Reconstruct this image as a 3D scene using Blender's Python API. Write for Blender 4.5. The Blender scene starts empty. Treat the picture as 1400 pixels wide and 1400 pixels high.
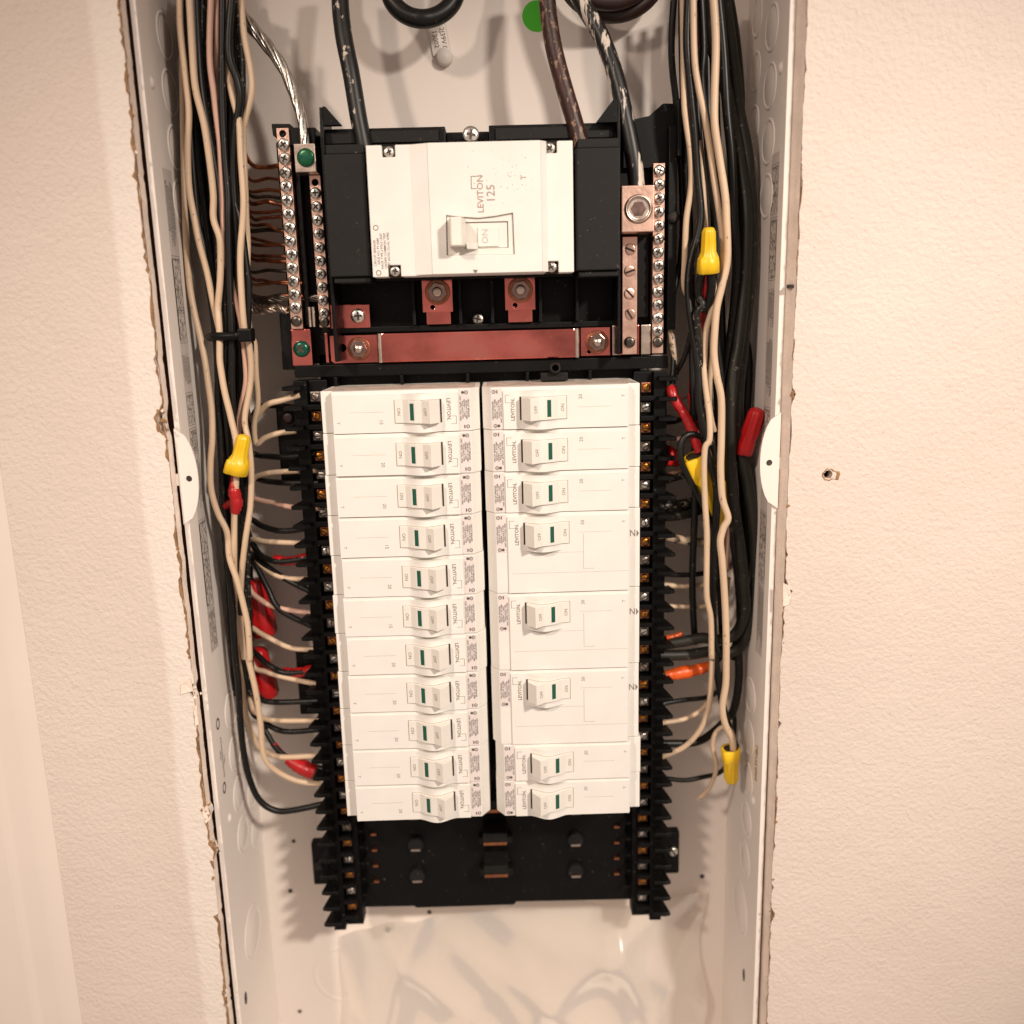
import bpy, bmesh, math, random
from mathutils import Vector, Matrix
from mathutils.geometry import tessellate_polygon
random.seed(11)
S = 0.001                      # everything below is measured in millimetres
sc = bpy.context.scene
COL = sc.collection

# ------------------------------------------------------------------ camera
F, PITCH, YAW, ROLL = 1252.47, 0.2178, 0.0092, -0.0259
CAM = Vector((12.4352, -541.119, 40.5289)); PPY = 10.15
cp, sp, cy, sy, cr_, sr = (math.cos(PITCH), math.sin(PITCH), math.cos(YAW), math.sin(YAW), math.cos(ROLL), math.sin(ROLL))
R0 = Matrix(((1, 0, 0), (0, 0, -1), (0, 1, 0)))
RY = Matrix(((cy, -sy, 0), (sy, cy, 0), (0, 0, 1)))
RP = Matrix(((1, 0, 0), (0, cp, -sp), (0, sp, cp)))
RR = Matrix(((cr_, -sr, 0), (sr, cr_, 0), (0, 0, 1)))
RC = RR @ RP @ R0 @ RY         # rows: right, down, forward
cam = bpy.data.cameras.new('camera'); cam_o = bpy.data.objects.new('camera', cam); COL.objects.link(cam_o)
right, down, fwd = RC[0], RC[1], RC[2]
M = Matrix((right, -down, -fwd)).transposed().to_4x4()
M.translation = CAM * S
cam_o.matrix_world = M
cam.sensor_width = 36; cam.lens = F * 36 / 1400; cam.shift_y = PPY / 1400
cam.clip_start = 0.01; cam.clip_end = 50
cam.dof.use_dof = True; cam.dof.focus_distance = 0.560; cam.dof.aperture_fstop = 3.7
sc.camera = cam_o

def at(u, v, Y):               # survey point of the photograph -> point at depth Y (mm)
    w = RC.transposed() @ Vector(((u - 700) / F, (v - 700 - PPY) / F, 1))
    return CAM + w * ((Y - CAM.y) / w.y)

# ------------------------------------------------------------------ light
wd = bpy.data.worlds.new('World'); sc.world = wd; wd.use_nodes = True
bg = wd.node_tree.nodes['Background']; bg.inputs[0].default_value = (1.0, 0.79, 0.68, 1); bg.inputs[1].default_value = 0.40
def lamp(name, loc, power, col, r, aim, cone):          # room lamps; cones narrowed to stand in for soft shade on the outer wall
    l = bpy.data.lights.new(name, 'SPOT'); l.energy = power; l.color = col; l.shadow_soft_size = r; l.spot_size = math.radians(cone); l.spot_blend = 0.85
    o = bpy.data.objects.new(name, l); o.location = loc; COL.objects.link(o)
    o.rotation_euler = (Vector(aim) - Vector(loc)).to_track_quat('-Z', 'Y').to_euler()
lamp('room_lamp', (0.82, -1.15, 0.72), 92, (1.0, 0.885, 0.775), 0.065, (0.09, 0, -0.16), 37)
lamp('room_lamp', (-0.80, -1.25, 0.88), 60, (1.0, 0.83, 0.70), 0.065, (0.03, 0, -0.25), 37)
sc.view_settings.view_transform = 'Standard'; sc.view_settings.look = 'None'
sc.view_settings.exposure = 0; sc.view_settings.gamma = 1
try: sc.cycles.use_denoising = True
except Exception: pass

# ------------------------------------------------------------------ materials
MATS = {}
def mat(name, col, rough=0.5, metal=0.0, var=0.0, vscale=60, bump=0.0, bscale=400, spots=None, spot_scale=300, spot_amt=0.62, aniso=0, coat=0, stretch=None, spec=0.5):
    m = bpy.data.materials.new(name); m.use_nodes = True; nt = m.node_tree; N = nt.nodes; L = nt.links
    b = N['Principled BSDF']; b.inputs['Base Color'].default_value = (*col, 1); b.inputs['Roughness'].default_value = rough; b.inputs['Metallic'].default_value = metal
    b.inputs['Specular IOR Level'].default_value = spec
    if coat: b.inputs['Coat Weight'].default_value = coat; b.inputs['Coat Roughness'].default_value = 0.2
    tc = N.new('ShaderNodeTexCoord'); mp = N.new('ShaderNodeMapping'); L.new(tc.outputs['Object'], mp.inputs[0])
    if stretch: mp.inputs['Scale'].default_value = stretch
    last = None
    if var:
        n = N.new('ShaderNodeTexNoise'); n.inputs['Scale'].default_value = vscale; n.inputs['Detail'].default_value = 5; L.new(mp.outputs[0], n.inputs['Vector'])
        mr = N.new('ShaderNodeMapRange'); mr.inputs[1].default_value = 0.3; mr.inputs[2].default_value = 0.7; mr.inputs[3].default_value = 1 - var; mr.inputs[4].default_value = 1 + var * 0.6
        L.new(n.outputs['Fac'], mr.inputs[0])
        mx = N.new('ShaderNodeMix'); mx.data_type = 'RGBA'; mx.blend_type = 'MULTIPLY'; mx.inputs['Factor'].default_value = 1
        mx.inputs[6].default_value = (*col, 1); L.new(mr.outputs[0], mx.inputs[7]); last = mx.outputs[2]
        r2 = N.new('ShaderNodeMapRange'); r2.inputs[3].default_value = rough * 0.8; r2.inputs[4].default_value = min(1, rough * 1.25); L.new(n.outputs['Fac'], r2.inputs[0]); L.new(r2.outputs[0], b.inputs['Roughness'])
    if spots:
        n = N.new('ShaderNodeTexNoise'); n.inputs['Scale'].default_value = spot_scale; n.inputs['Detail'].default_value = 4; n.inputs['Roughness'].default_value = 0.65; L.new(mp.outputs[0], n.inputs['Vector'])
        mr = N.new('ShaderNodeMapRange'); mr.inputs[1].default_value = spot_amt; mr.inputs[2].default_value = spot_amt + 0.04; L.new(n.outputs['Fac'], mr.inputs[0])
        mx = N.new('ShaderNodeMix'); mx.data_type = 'RGBA'; L.new(mr.outputs[0], mx.inputs['Factor'])
        if last: L.new(last, mx.inputs[6])
        else: mx.inputs[6].default_value = (*col, 1)
        mx.inputs[7].default_value = (*spots, 1); last = mx.outputs[2]
    if last: L.new(last, b.inputs['Base Color'])
    if bump:
        n = N.new('ShaderNodeTexNoise'); n.inputs['Scale'].default_value = bscale; n.inputs['Detail'].default_value = 4; L.new(mp.outputs[0], n.inputs['Vector'])
        bp = N.new('ShaderNodeBump'); bp.inputs['Strength'].default_value = bump; bp.inputs['Distance'].default_value = 0.001; L.new(n.outputs['Fac'], bp.inputs['Height']); L.new(bp.outputs[0], b.inputs['Normal'])
    MATS[name] = m; return m
mat('plastic_white', (0.81, 0.785, 0.735), 0.42, spots=(0.55, 0.46, 0.38), spot_scale=700, spot_amt=0.735, var=0.025, vscale=70, bump=0.06, bscale=2500, coat=0.05)
mat('handle_white', (0.80, 0.765, 0.70), 0.38, var=0.02, vscale=90)
mat('sticker', (0.74, 0.67, 0.64), 0.5, var=0.03)
mat('ink', (0.10, 0.085, 0.075), 0.6)
mat('ink_grey', (0.20, 0.165, 0.14), 0.6)
mat('gap_dark', (0.03, 0.02, 0.015), 0.8)  # dark colour stands in for the shade inside gaps, slots and holes
mat('groove', (0.50, 0.44, 0.38), 0.7)
mat('indicator_green', (0.006, 0.09, 0.055), 0.4)
mat('plastic_black', (0.003, 0.0028, 0.0026), 0.45, spec=0.2, var=0.25, vscale=50, spots=(0.10, 0.09, 0.075), spot_scale=420, spot_amt=0.67)
mat('plastic_charcoal', (0.010, 0.0095, 0.0085), 0.55, spec=0.25, var=0.3, vscale=60, bump=0.15, bscale=3000, spots=(0.12, 0.10, 0.08), spot_scale=330, spot_amt=0.655)
mat('copper', (0.90, 0.26, 0.22), 0.15, 1.0, var=0.5, vscale=34, bump=0.10, bscale=420, spots=(0.85, 0.60, 0.48), spot_scale=260, spot_amt=0.68, stretch=(0.8, 1, 1.2))  # reddened and mottled in colour to stand in for a red room reflection
mat('copper_plain', (0.90, 0.60, 0.48), 0.32, 1.0, var=0.10, vscale=120, bump=0.08, bscale=500)
mat('copper_wire', (0.50, 0.20, 0.10), 0.38, 1.0, var=0.25, vscale=200)
mat('tin', (0.66, 0.55, 0.47), 0.30, 1.0, var=0.12, vscale=150, bump=0.1, bscale=500)
mat('zinc', (0.74, 0.71, 0.65), 0.30, 1.0, var=0.18, vscale=300, bump=0.2, bscale=700)
mat('zinc_dark', (0.16, 0.14, 0.12), 0.35, 1.0, var=0.3, vscale=300)
mat('steel_nut', (0.36, 0.25, 0.22), 0.24, 1.0, var=0.2, vscale=250)
mat('brass', (0.55, 0.22, 0.03), 0.34, 1.0, var=0.25, vscale=400)
mat('screw_green', (0.006, 0.10, 0.035), 0.28, 0.35, var=0.3, vscale=200)
mat('screw_teal', (0.004, 0.09, 0.055), 0.25, 0.35, var=0.3, vscale=200)
mat('enamel_white', (0.83, 0.765, 0.705), 0.55, spec=0.35, var=0.03, vscale=8, bump=0.03, bscale=900)
mat('enamel_back', (0.84, 0.765, 0.70), 0.50, var=0.03, vscale=7, bump=0.03, bscale=900)
mat('paper_label', (0.60, 0.54, 0.50), 0.6, var=0.03)
mat('wire_white', (0.64, 0.475, 0.325), 0.42, var=0.09, vscale=45, spots=(0.30, 0.21, 0.14), spot_scale=420, spot_amt=0.64, stretch=(1, 1, 0.5))
mat('wire_pink', (0.62, 0.38, 0.29), 0.42, var=0.09, vscale=45)
mat('wire_black', (0.006, 0.0057, 0.005), 0.38, spec=0.35, var=0.25, vscale=60, spots=(0.13, 0.11, 0.09), spot_scale=360, spot_amt=0.655)
mat('wire_dusty', (0.008, 0.0075, 0.0065), 0.45, spec=0.35, var=0.3, vscale=60, spots=(0.30, 0.25, 0.20), spot_scale=480, spot_amt=0.585)
mat('cable_grey', (0.017, 0.0165, 0.012), 0.48, spec=0.4, var=0.4, vscale=40, spots=(0.14, 0.13, 0.10), spot_scale=330, spot_amt=0.64)
mat('cable_rust', (0.042, 0.013, 0.008), 0.45, var=0.5, vscale=70, bump=0.3, bscale=300, spots=(0.26, 0.16, 0.10), spot_scale=330, spot_amt=0.565, stretch=(1, 1, 0.45))
mat('cable_brown', (0.030, 0.011, 0.008), 0.42, var=0.35, vscale=40)
mat('cable_painted', (0.008, 0.0075, 0.007), 0.42, var=0.3, vscale=60, spots=(0.62, 0.52, 0.42), spot_scale=150, spot_amt=0.615, stretch=(1, 1, 0.5))
mat('cable_striped', (0.008, 0.0075, 0.007), 0.42, var=0.3, vscale=60, spots=(0.66, 0.58, 0.50), spot_scale=130, spot_amt=0.545, stretch=(1, 1, 0.16))
mat('wire_speckled', (0.45, 0.34, 0.24), 0.5, var=0.15, vscale=60, spots=(0.03, 0.025, 0.02), spot_scale=300, spot_amt=0.56)
mat('tape_red', (0.40, 0.008, 0.010), 0.30, var=0.25, vscale=60, bump=0.4, bscale=250)
mat('tape_orange', (0.72, 0.10, 0.012), 0.34, var=0.2, vscale=60, bump=0.4, bscale=250)
mat('nut_yellow', (0.82, 0.52, 0.012), 0.36, var=0.06, vscale=60)
mat('nut_red', (0.50, 0.010, 0.012), 0.34, var=0.12, vscale=60)
mat('wire_red', (0.30, 0.010, 0.012), 0.4, var=0.1)
mat('sticker_green', (0.06, 0.52, 0.015), 0.4, var=0.04)
mat('gypsum', (0.84, 0.71, 0.61), 0.9, var=0.12, vscale=90, bump=0.6, bscale=500)
mat('kraft_paper', (0.36, 0.20, 0.09), 0.9, var=0.4, vscale=150, bump=1.0, bscale=900)
mat('wood', (0.13, 0.055, 0.030), 0.85, var=0.4, vscale=60, bump=0.4, bscale=300, stretch=(1, 1, 0.12))
mat('wood_pale', (0.46, 0.29, 0.20), 0.85, var=0.2, vscale=60, bump=0.4, bscale=300, stretch=(1, 1, 0.12))
mat('casing_paint', (0.78, 0.69, 0.61), 0.45, var=0.03, vscale=10, bump=0.05, bscale=300)
mat('dust', (0.50, 0.43, 0.36), 0.9, var=0.3, vscale=120, spots=(0.75, 0.68, 0.6), spot_scale=500, spot_amt=0.6)
mat('ink_tan', (0.36, 0.26, 0.21), 0.6)
mat('slot_brown', (0.26, 0.20, 0.15), 0.8)  # brown stands in for the shaded gap round each breaker handle
mat('tin_dull', (0.34, 0.29, 0.25), 0.4, 1.0, var=0.3, vscale=200)
mat('copper_dull', (0.42, 0.17, 0.10), 0.4, 1.0, var=0.3, vscale=200)
mat('ink_yellow', (0.60, 0.42, 0.04), 0.5)

def wall_material():
    m = bpy.data.materials.new('wall_paint'); m.use_nodes = True; nt = m.node_tree; N = nt.nodes; L = nt.links; b = N['Principled BSDF']
    tc = N.new('ShaderNodeTexCoord')
    sx = N.new('ShaderNodeSeparateXYZ'); L.new(tc.outputs['Object'], sx.inputs[0])
    # unpainted, paler band left by the old cover plate round the opening
    ab = N.new('ShaderNodeMath'); ab.operation = 'ABSOLUTE'; L.new(sx.outputs[0], ab.inputs[0])
    nw = N.new('ShaderNodeTexNoise'); nw.inputs['Scale'].default_value = 9; nw.inputs['Detail'].default_value = 6; L.new(tc.outputs['Object'], nw.inputs['Vector'])
    ad = N.new('ShaderNodeMath'); ad.operation = 'MULTIPLY_ADD'; ad.inputs[1].default_value = 0.012; L.new(nw.outputs['Fac'], ad.inputs[0]); L.new(ab.outputs[0], ad.inputs[2])
    mr = N.new('ShaderNodeMapRange'); mr.interpolation_type = 'SMOOTHSTEP'; mr.inputs[1].default_value = 0.2035; mr.inputs[2].default_value = 0.2085; L.new(ad.outputs[0], mr.inputs[0])
    lf = N.new('ShaderNodeMath'); lf.operation = 'GREATER_THAN'; lf.inputs[1].default_value = 0; L.new(sx.outputs[0], lf.inputs[0])
    mxx = N.new('ShaderNodeMath'); mxx.operation = 'MAXIMUM'; L.new(mr.outputs[0], mxx.inputs[0]); L.new(lf.outputs[0], mxx.inputs[1])
    n1 = N.new('ShaderNodeTexNoise'); n1.inputs['Scale'].default_value = 7; n1.inputs['Detail'].default_value = 6; L.new(tc.outputs['Object'], n1.inputs['Vector'])
    ra = N.new('ShaderNodeMix'); ra.data_type = 'RGBA'; L.new(n1.outputs['Fac'], ra.inputs['Factor'])
    ra.inputs[6].default_value = (0.665, 0.56, 0.485, 1); ra.inputs[7].default_value = (0.765, 0.675, 0.60, 1)
    mx = N.new('ShaderNodeMix'); mx.data_type = 'RGBA'; L.new(mxx.outputs[0], mx.inputs['Factor']); mx.inputs[6].default_value = (0.80, 0.72, 0.645, 1); L.new(ra.outputs[2], mx.inputs[7])
    # specks of dirt
    n2 = N.new('ShaderNodeTexNoise'); n2.inputs['Scale'].default_value = 420; n2.inputs['Detail'].default_value = 2; L.new(tc.outputs['Object'], n2.inputs['Vector'])
    m2 = N.new('ShaderNodeMapRange'); m2.inputs[1].default_value = 0.765; m2.inputs[2].default_value = 0.80; m2.inputs[4].default_value = 0.55; L.new(n2.outputs['Fac'], m2.inputs[0])
    m3 = N.new('ShaderNodeMix'); m3.data_type = 'RGBA'; L.new(m2.outputs[0], m3.inputs['Factor']); L.new(mx.outputs[2], m3.inputs[6]); m3.inputs[7].default_value = (0.28, 0.19, 0.12, 1)
    L.new(m3.outputs[2], b.inputs['Base Color']); b.inputs['Roughness'].default_value = 0.62
    # roller stipple: two sizes of orange peel
    mp = N.new('ShaderNodeMapping'); mp.inputs['Scale'].default_value = (1, 1, 1.1); L.new(tc.outputs['Object'], mp.inputs[0])
    v = N.new('ShaderNodeTexNoise'); v.inputs['Scale'].default_value = 330; v.inputs['Detail'].default_value = 5; v.inputs['Roughness'].default_value = 0.55; v.inputs['Distortion'].default_value = 0.15; L.new(mp.outputs[0], v.inputs['Vector'])
    v2 = N.new('ShaderNodeTexNoise'); v2.inputs['Scale'].default_value = 75; v2.inputs['Detail'].default_value = 3; L.new(mp.outputs[0], v2.inputs['Vector'])
    ma = N.new('ShaderNodeMath'); ma.operation = 'MULTIPLY_ADD'; ma.inputs[1].default_value = 0.8; L.new(v2.outputs['Fac'], ma.inputs[0]); L.new(v.outputs['Fac'], ma.inputs[2])
    bp = N.new('ShaderNodeBump'); bp.inputs['Strength'].default_value = 0.8; bp.inputs['Distance'].default_value = 0.0011; L.new(ma.outputs[0], bp.inputs['Height']); L.new(bp.outputs[0], b.inputs['Normal'])
    MATS['wall_paint'] = m
wall_material()

def film_material():
    m = bpy.data.materials.new('clear_film'); m.use_nodes = True; nt = m.node_tree; N = nt.nodes; L = nt.links
    N.remove(N['Principled BSDF']); out = N['Material Output']
    t = N.new('ShaderNodeBsdfTransparent'); t.inputs[0].default_value = (0.97, 0.95, 0.92, 1)
    g = N.new('ShaderNodeBsdfGlossy'); g.inputs['Roughness'].default_value = 0.2; g.inputs[0].default_value = (1, 1, 1, 1)
    d0 = N.new('ShaderNodeBsdfDiffuse'); d0.inputs[0].default_value = (0.9, 0.86, 0.80, 1); d1_ = N.new('ShaderNodeBsdfTranslucent'); d1_.inputs[0].default_value = (0.9, 0.86, 0.80, 1); d = N.new('ShaderNodeMixShader'); d.inputs[0].default_value = 0.45; L.new(d0.outputs[0], d.inputs[1]); L.new(d1_.outputs[0], d.inputs[2])
    fr = N.new('ShaderNodeFresnel'); fr.inputs[0].default_value = 1.7
    a = N.new('ShaderNodeMixShader'); L.new(fr.outputs[0], a.inputs[0]); L.new(t.outputs[0], a.inputs[1]); L.new(g.outputs[0], a.inputs[2])
    c = N.new('ShaderNodeMixShader'); c.inputs[0].default_value = 0.58; L.new(a.outputs[0], c.inputs[1]); L.new(d.outputs[0], c.inputs[2])
    L.new(c.outputs[0], out.inputs[0]); MATS['clear_film'] = m
film_material()

# ------------------------------------------------------------------ mesh helpers
class MB:
    def __init__(s): s.v = []; s.f = []; s.sm = []
    def add(s, vs, fs, smooth=False):
        o = len(s.v); s.v += [tuple(p) for p in vs]
        for f in fs: s.f.append([i + o for i in f]); s.sm.append(smooth)
        return s
    def box(s, x0, x1, y0, y1, z0, z1):
        vs = [(x, y, z) for x in (x0, x1) for y in (y0, y1) for z in (z0, z1)]
        return s.add(vs, [(0, 1, 3, 2), (4, 6, 7, 5), (0, 4, 5, 1), (2, 3, 7, 6), (0, 2, 6, 4), (1, 5, 7, 3)])
    def prism(s, poly, a, b, axis='y', holes=()):      # polygon in the two other axes, extruded from a to b
        def P(p, t):
            if axis == 'y': return (p[0], t, p[1])
            if axis == 'z': return (p[0], p[1], t)
            return (t, p[0], p[1])
        loops = [list(poly)] + [list(h) for h in holes]
        tris = tessellate_polygon([[Vector((p[0], p[1], 0)) for p in l] for l in loops])
        flat = [p for l in loops for p in l]; n = len(flat)
        vs = [P(p, a) for p in flat] + [P(p, b) for p in flat]
        fs = [tuple(t) for t in tris] + [tuple(i + n for i in reversed(t)) for t in tris]
        k = 0
        for l in loops:
            m = len(l)
            for i in range(m): fs.append((k + i, k + (i + 1) % m, n + k + (i + 1) % m, n + k + i))
            k += m
        return s.add(vs, fs)
    def lathe(s, prof, n=20, o=(0, 0, 0), ax=(0, -1, 0), smooth=True, rib=None):    # prof: (radius, height along ax)
        ax = Vector(ax).normalized(); u = ax.orthogonal().normalized(); w = ax.cross(u); o = Vector(o); vs = []; fs = []
        for j, (r, h) in enumerate(prof):
            for i in range(n):
                a = 2 * math.pi * i / n; rr = r * (rib(j, i) if rib else 1)
                vs.append(o + ax * h + (u * math.cos(a) + w * math.sin(a)) * rr)
        for j in range(len(prof) - 1):
            for i in range(n): fs.append((j * n + i, j * n + (i + 1) % n, (j + 1) * n + (i + 1) % n, (j + 1) * n + i))
        s.add(vs, fs, smooth)
        if prof[-1][0] > 0: s.add(vs[-n:], [tuple(range(n))])
        if prof[0][0] > 0: s.add(vs[:n], [tuple(reversed(range(n)))])
        return s
    def tube(s, pts, r, n=10, sub=6, wob=0, rfun=None):
        pts = [Vector(p) for p in pts]; P = []
        e = [pts[0] * 2 - pts[1]] + pts + [pts[-1] * 2 - pts[-2]]
        for i in range(1, len(e) - 2):
            for k in range(sub):
                t = k / sub; a, b, c, d = e[i - 1], e[i], e[i + 1], e[i + 2]
                P.append(0.5 * ((2 * b) + (c - a) * t + (2 * a - 5 * b + 4 * c - d) * t * t + (3 * b - a - 3 * c + d) * t ** 3))
        P.append(pts[-1]); vs = []; fs = []
        T = (P[1] - P[0]).normalized(); u = T.orthogonal().normalized()
        for i, p in enumerate(P):
            T2 = (P[min(i + 1, len(P) - 1)] - P[max(i - 1, 0)]).normalized()
            u = (u - T2 * u.dot(T2)).normalized(); w = T2.cross(u)
            q = rfun(i / (len(P) - 1)) if rfun else r
            if wob: q *= 1 + random.uniform(-wob, wob)
            for k in range(n):
                a = 2 * math.pi * k / n; vs.append(p + (u * math.cos(a) + w * math.sin(a)) * q)
        for j in range(len(P) - 1):
            for i in range(n): fs.append((j * n + i, j * n + (i + 1) % n, (j + 1) * n + (i + 1) % n, (j + 1) * n + i))
        s.add(vs, fs, True); s.add(vs[:n], [tuple(reversed(range(n)))]); s.add(vs[-n:], [tuple(range(n))])
        return s
    def mesh(s, name, m, bev=0, seg=2):
        me = bpy.data.meshes.new(name)
        me.from_pydata([(x * S, y * S, z * S) for x, y, z in s.v], [], s.f); me.polygons.foreach_set('use_smooth', s.sm)
        bm = bmesh.new(); bm.from_mesh(me)
        bmesh.ops.recalc_face_normals(bm, faces=bm.faces)
        if bev:
            bmesh.ops.dissolve_limit(bm, angle_limit=0.01, verts=bm.verts, edges=bm.edges)
            ed = [e for e in bm.edges if len(e.link_faces) == 2 and e.calc_face_angle(0) > 0.5]
            bmesh.ops.bevel(bm, geom=ed, offset=bev * S, segments=seg, profile=0.6, affect='EDGES', clamp_overlap=True)
        bm.to_mesh(me); bm.free(); me.update()
        if m: me.materials.append(MATS[m])
        return me
    def build(s, name, m, parent=None, bev=0, seg=2, loc=(0, 0, 0)):
        return link(name, s.mesh(name, m, bev, seg), parent, loc)
def link(name, me, parent=None, loc=(0, 0, 0), rot=None):
    o = bpy.data.objects.new(name, me); COL.objects.link(o); o.location = [c * S for c in loc]
    if parent: o.parent = parent
    if rot: o.rotation_euler = rot
    return o
def thing(name, label, cat, loc=(0, 0, 0), group=None, rot=None):
    o = bpy.data.objects.new(name, None); o.empty_display_size = 0.01; COL.objects.link(o); o.location = [c * S for c in loc]
    if rot: o.rotation_euler = rot
    return tag(o, label, cat, group)
def tag(o, label, cat, group=None):
    o['label'] = label; o['category'] = cat
    if group: o['group'] = group
    return o
def struct(o): o['kind'] = 'structure'; return o
def rect(x0, x1, z0, z1): return [(x0, z0), (x1, z0), (x1, z1), (x0, z1)]
def disc(cx, cz, r, n=24, k=1): return [(cx + r * math.cos(2 * math.pi * i / n), cz + k * r * math.sin(2 * math.pi * i / n)) for i in range(n)]
_tc = {}
def text2d(body, size, bold=0.0):      # centred flat lettering as (verts, faces) in its own plane
    key = (body, size, bold)
    if key not in _tc:
        cu = bpy.data.curves.new('t', 'FONT'); cu.body = body; cu.size = size; cu.align_x = 'CENTER'; cu.align_y = 'CENTER'; cu.resolution_u = 2; cu.offset = bold
        o = bpy.data.objects.new('t', cu); COL.objects.link(o); bpy.context.view_layer.update()
        me = bpy.data.meshes.new_from_object(o.evaluated_get(bpy.context.evaluated_depsgraph_get()))
        _tc[key] = ([(v.co.x, v.co.y) for v in me.vertices], [tuple(p.vertices) for p in me.polygons])
        bpy.data.objects.remove(o); bpy.data.curves.remove(cu); bpy.data.meshes.remove(me)
    return _tc[key]
def put_text(mb, body, size, x, z, ang, yf, bold=0.0, sx=1):
    v, f = text2d(body, size, bold); c, s_ = math.cos(ang), math.sin(ang)
    out = []
    for (a, b) in v:
        a *= sx; X = x + a * c - b * s_; Z = z + a * s_ + b * c
        out.append((X, yf(X) if callable(yf) else yf, Z))
    mb.add(out, f)
CW = -math.pi / 2              # lettering that reads downwards
ORD = ['first', 'second', 'third', 'fourth', 'fifth', 'sixth', 'seventh', 'eighth', 'ninth', 'tenth', 'eleventh', 'twelfth', 'thirteenth', 'fourteenth', 'fifteenth', 'sixteenth', 'seventeenth', 'eighteenth', 'nineteenth', 'twentieth', 'twenty-first', 'twenty-second', 'twenty-third', 'twenty-fourth']

# ------------------------------------------------------------------ wall with its cut opening
WY = -6.0
BX0, BX1, BYF, BYB = -179.4, 177.4, 2.0, 96.0
XL, XR = -183.0, 182.6
def ragged(x, z0, z1, side):
    pts = []; z = z0; j = 0.0
    while z < z1:
        j = 0.75 * j + random.uniform(-0.4, 0.4)
        pts.append((x + j + (random.uniform(0.6, 2.2) * side if random.random() < 0.05 else 0), z)); z += random.uniform(1.6, 4.2)
    pts.append((x, z1)); return pts
ZB, ZT = -640, 330
left_edge = ragged(XL, ZB, ZT, -1); right_edge = ragged(XR, ZB, ZT, 1)
# broken corners seen along the left edge
def bite(edge, zc, half, d):
    return [(x - d * max(0, 1 - ((z - zc) / half) ** 2) * random.uniform(0.7, 1.1), z) if abs(z - zc) < half else (x, z) for x, z in edge]
left_edge = bite(left_edge, -14, 9, 4.5); left_edge = bite(left_edge, -181, 5, 4); left_edge = bite(left_edge, -265, 5, -3.0); left_edge = bite(left_edge, -292, 6, -3)
right_edge = bite(right_edge, -128, 7, -3.5); right_edge = bite(right_edge, -8, 4, -2.2); right_edge = bite(right_edge, -352, 4, -2.2)
opening = left_edge + right_edge[::-1]
hole = [(206.2 + (2.6 + random.uniform(-.3, .35)) * math.cos(a), -56.0 + (2.5 + random.uniform(-.3, .3)) * math.sin(a)) for a in [i * math.pi / 9 for i in range(18)]]
w = MB().prism(rect(-900, 900, -900, 620), WY, WY + 7.0, holes=[opening, hole])
wall = struct(w.build('wall', 'wall_paint'))
# torn paper face and crumbling gypsum along the cut
def fringe(name, edge, m, w0, w1, y0, y1, side, keep=1.0, amp=1.0):
    mb = MB(); k = 0; n = len(edge)
    while k < n - 1:
        run = random.randint(4, 26); seg = edge[k:k + run + 1]
        if random.random() < keep and len(seg) > 2:
            vs = []; fs = []
            for i, (x, z) in enumerate(seg):
                o = random.uniform(w0, w1) * (0.25 if i in (0, len(seg) - 1) else 1)
                ii = random.uniform(-0.5, 0.2)
                vs += [(x - side * o, y0 + random.uniform(-.15, .1), z), (x + side * ii, y1 - random.uniform(0, .7) * amp, z), (x + side * 0.15, y1 + 0.7, z)]
            for i in range(len(seg) - 1):
                a = i * 3; fs += [(a, a + 1, a + 4, a + 3), (a + 1, a + 2, a + 5, a + 4)]
            mb.add(vs, fs)
        k += run
    return mb.build(name, m, wall)
fringe('torn_paper', left_edge, 'kraft_paper', 0.4, 2.0, WY - 0.14, WY - 0.12, 1, 0.75)
fringe('torn_paper', right_edge, 'kraft_paper', 0.1, 0.55, WY - 0.12, WY - 0.05, -1, 0.5)
def cut_face(name, edge, side, m):
    mb = MB(); vs = []; fs = []
    for i, (x, z) in enumerate(edge):
        x0_ = XL if side > 0 else XR; x = x0_ + (x - x0_) * .35; vs += [(x + side * 0.25, WY + 0.3, z), (x + side * (0.75 + random.uniform(-.08, .12)), WY + 4, z), (x + side * (0.7 + random.uniform(-.08, .12)), WY + 6.8, z)]
        if i: a = (i - 1) * 3; fs += [(a, a + 1, a + 4, a + 3), (a + 1, a + 2, a + 5, a + 4)]
    mb.add(vs, fs); return mb.build(name, m, wall)
cut_face('gypsum_edge', left_edge, 1, 'gypsum'); cut_face('gypsum_edge', right_edge, -1, 'gypsum')
mb = MB(); vs = []; fs = []
for i in range(90):
    z = ZB + (ZT - ZB) * i / 89; g_ = 178.95 + 1.5 * max(0, min(1, (-60 - z) / 300)) + random.uniform(-.12, .12); m_ = (g_ + XR) / 2
    vs += [(XR - .1, WY + .35, z), (m_ + .4, WY + 2.6, z), (m_ + .25, WY + 3.4, z), (g_, BYF + .6, z), (g_ + .2, BYF + 9, z)]
    if i: a = (i - 1) * 5; fs += [(a + k, a + k + 1, a + k + 6, a + k + 5) for k in range(4)]
mb.add(vs, fs); mb.build('filler_strip', 'gypsum', wall)
mb = MB().box(178.9, 181.8, WY + 1.6, WY + 6.2, 52.4, 54.4); mb.build('filler_crack', 'gap_dark', wall)
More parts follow.
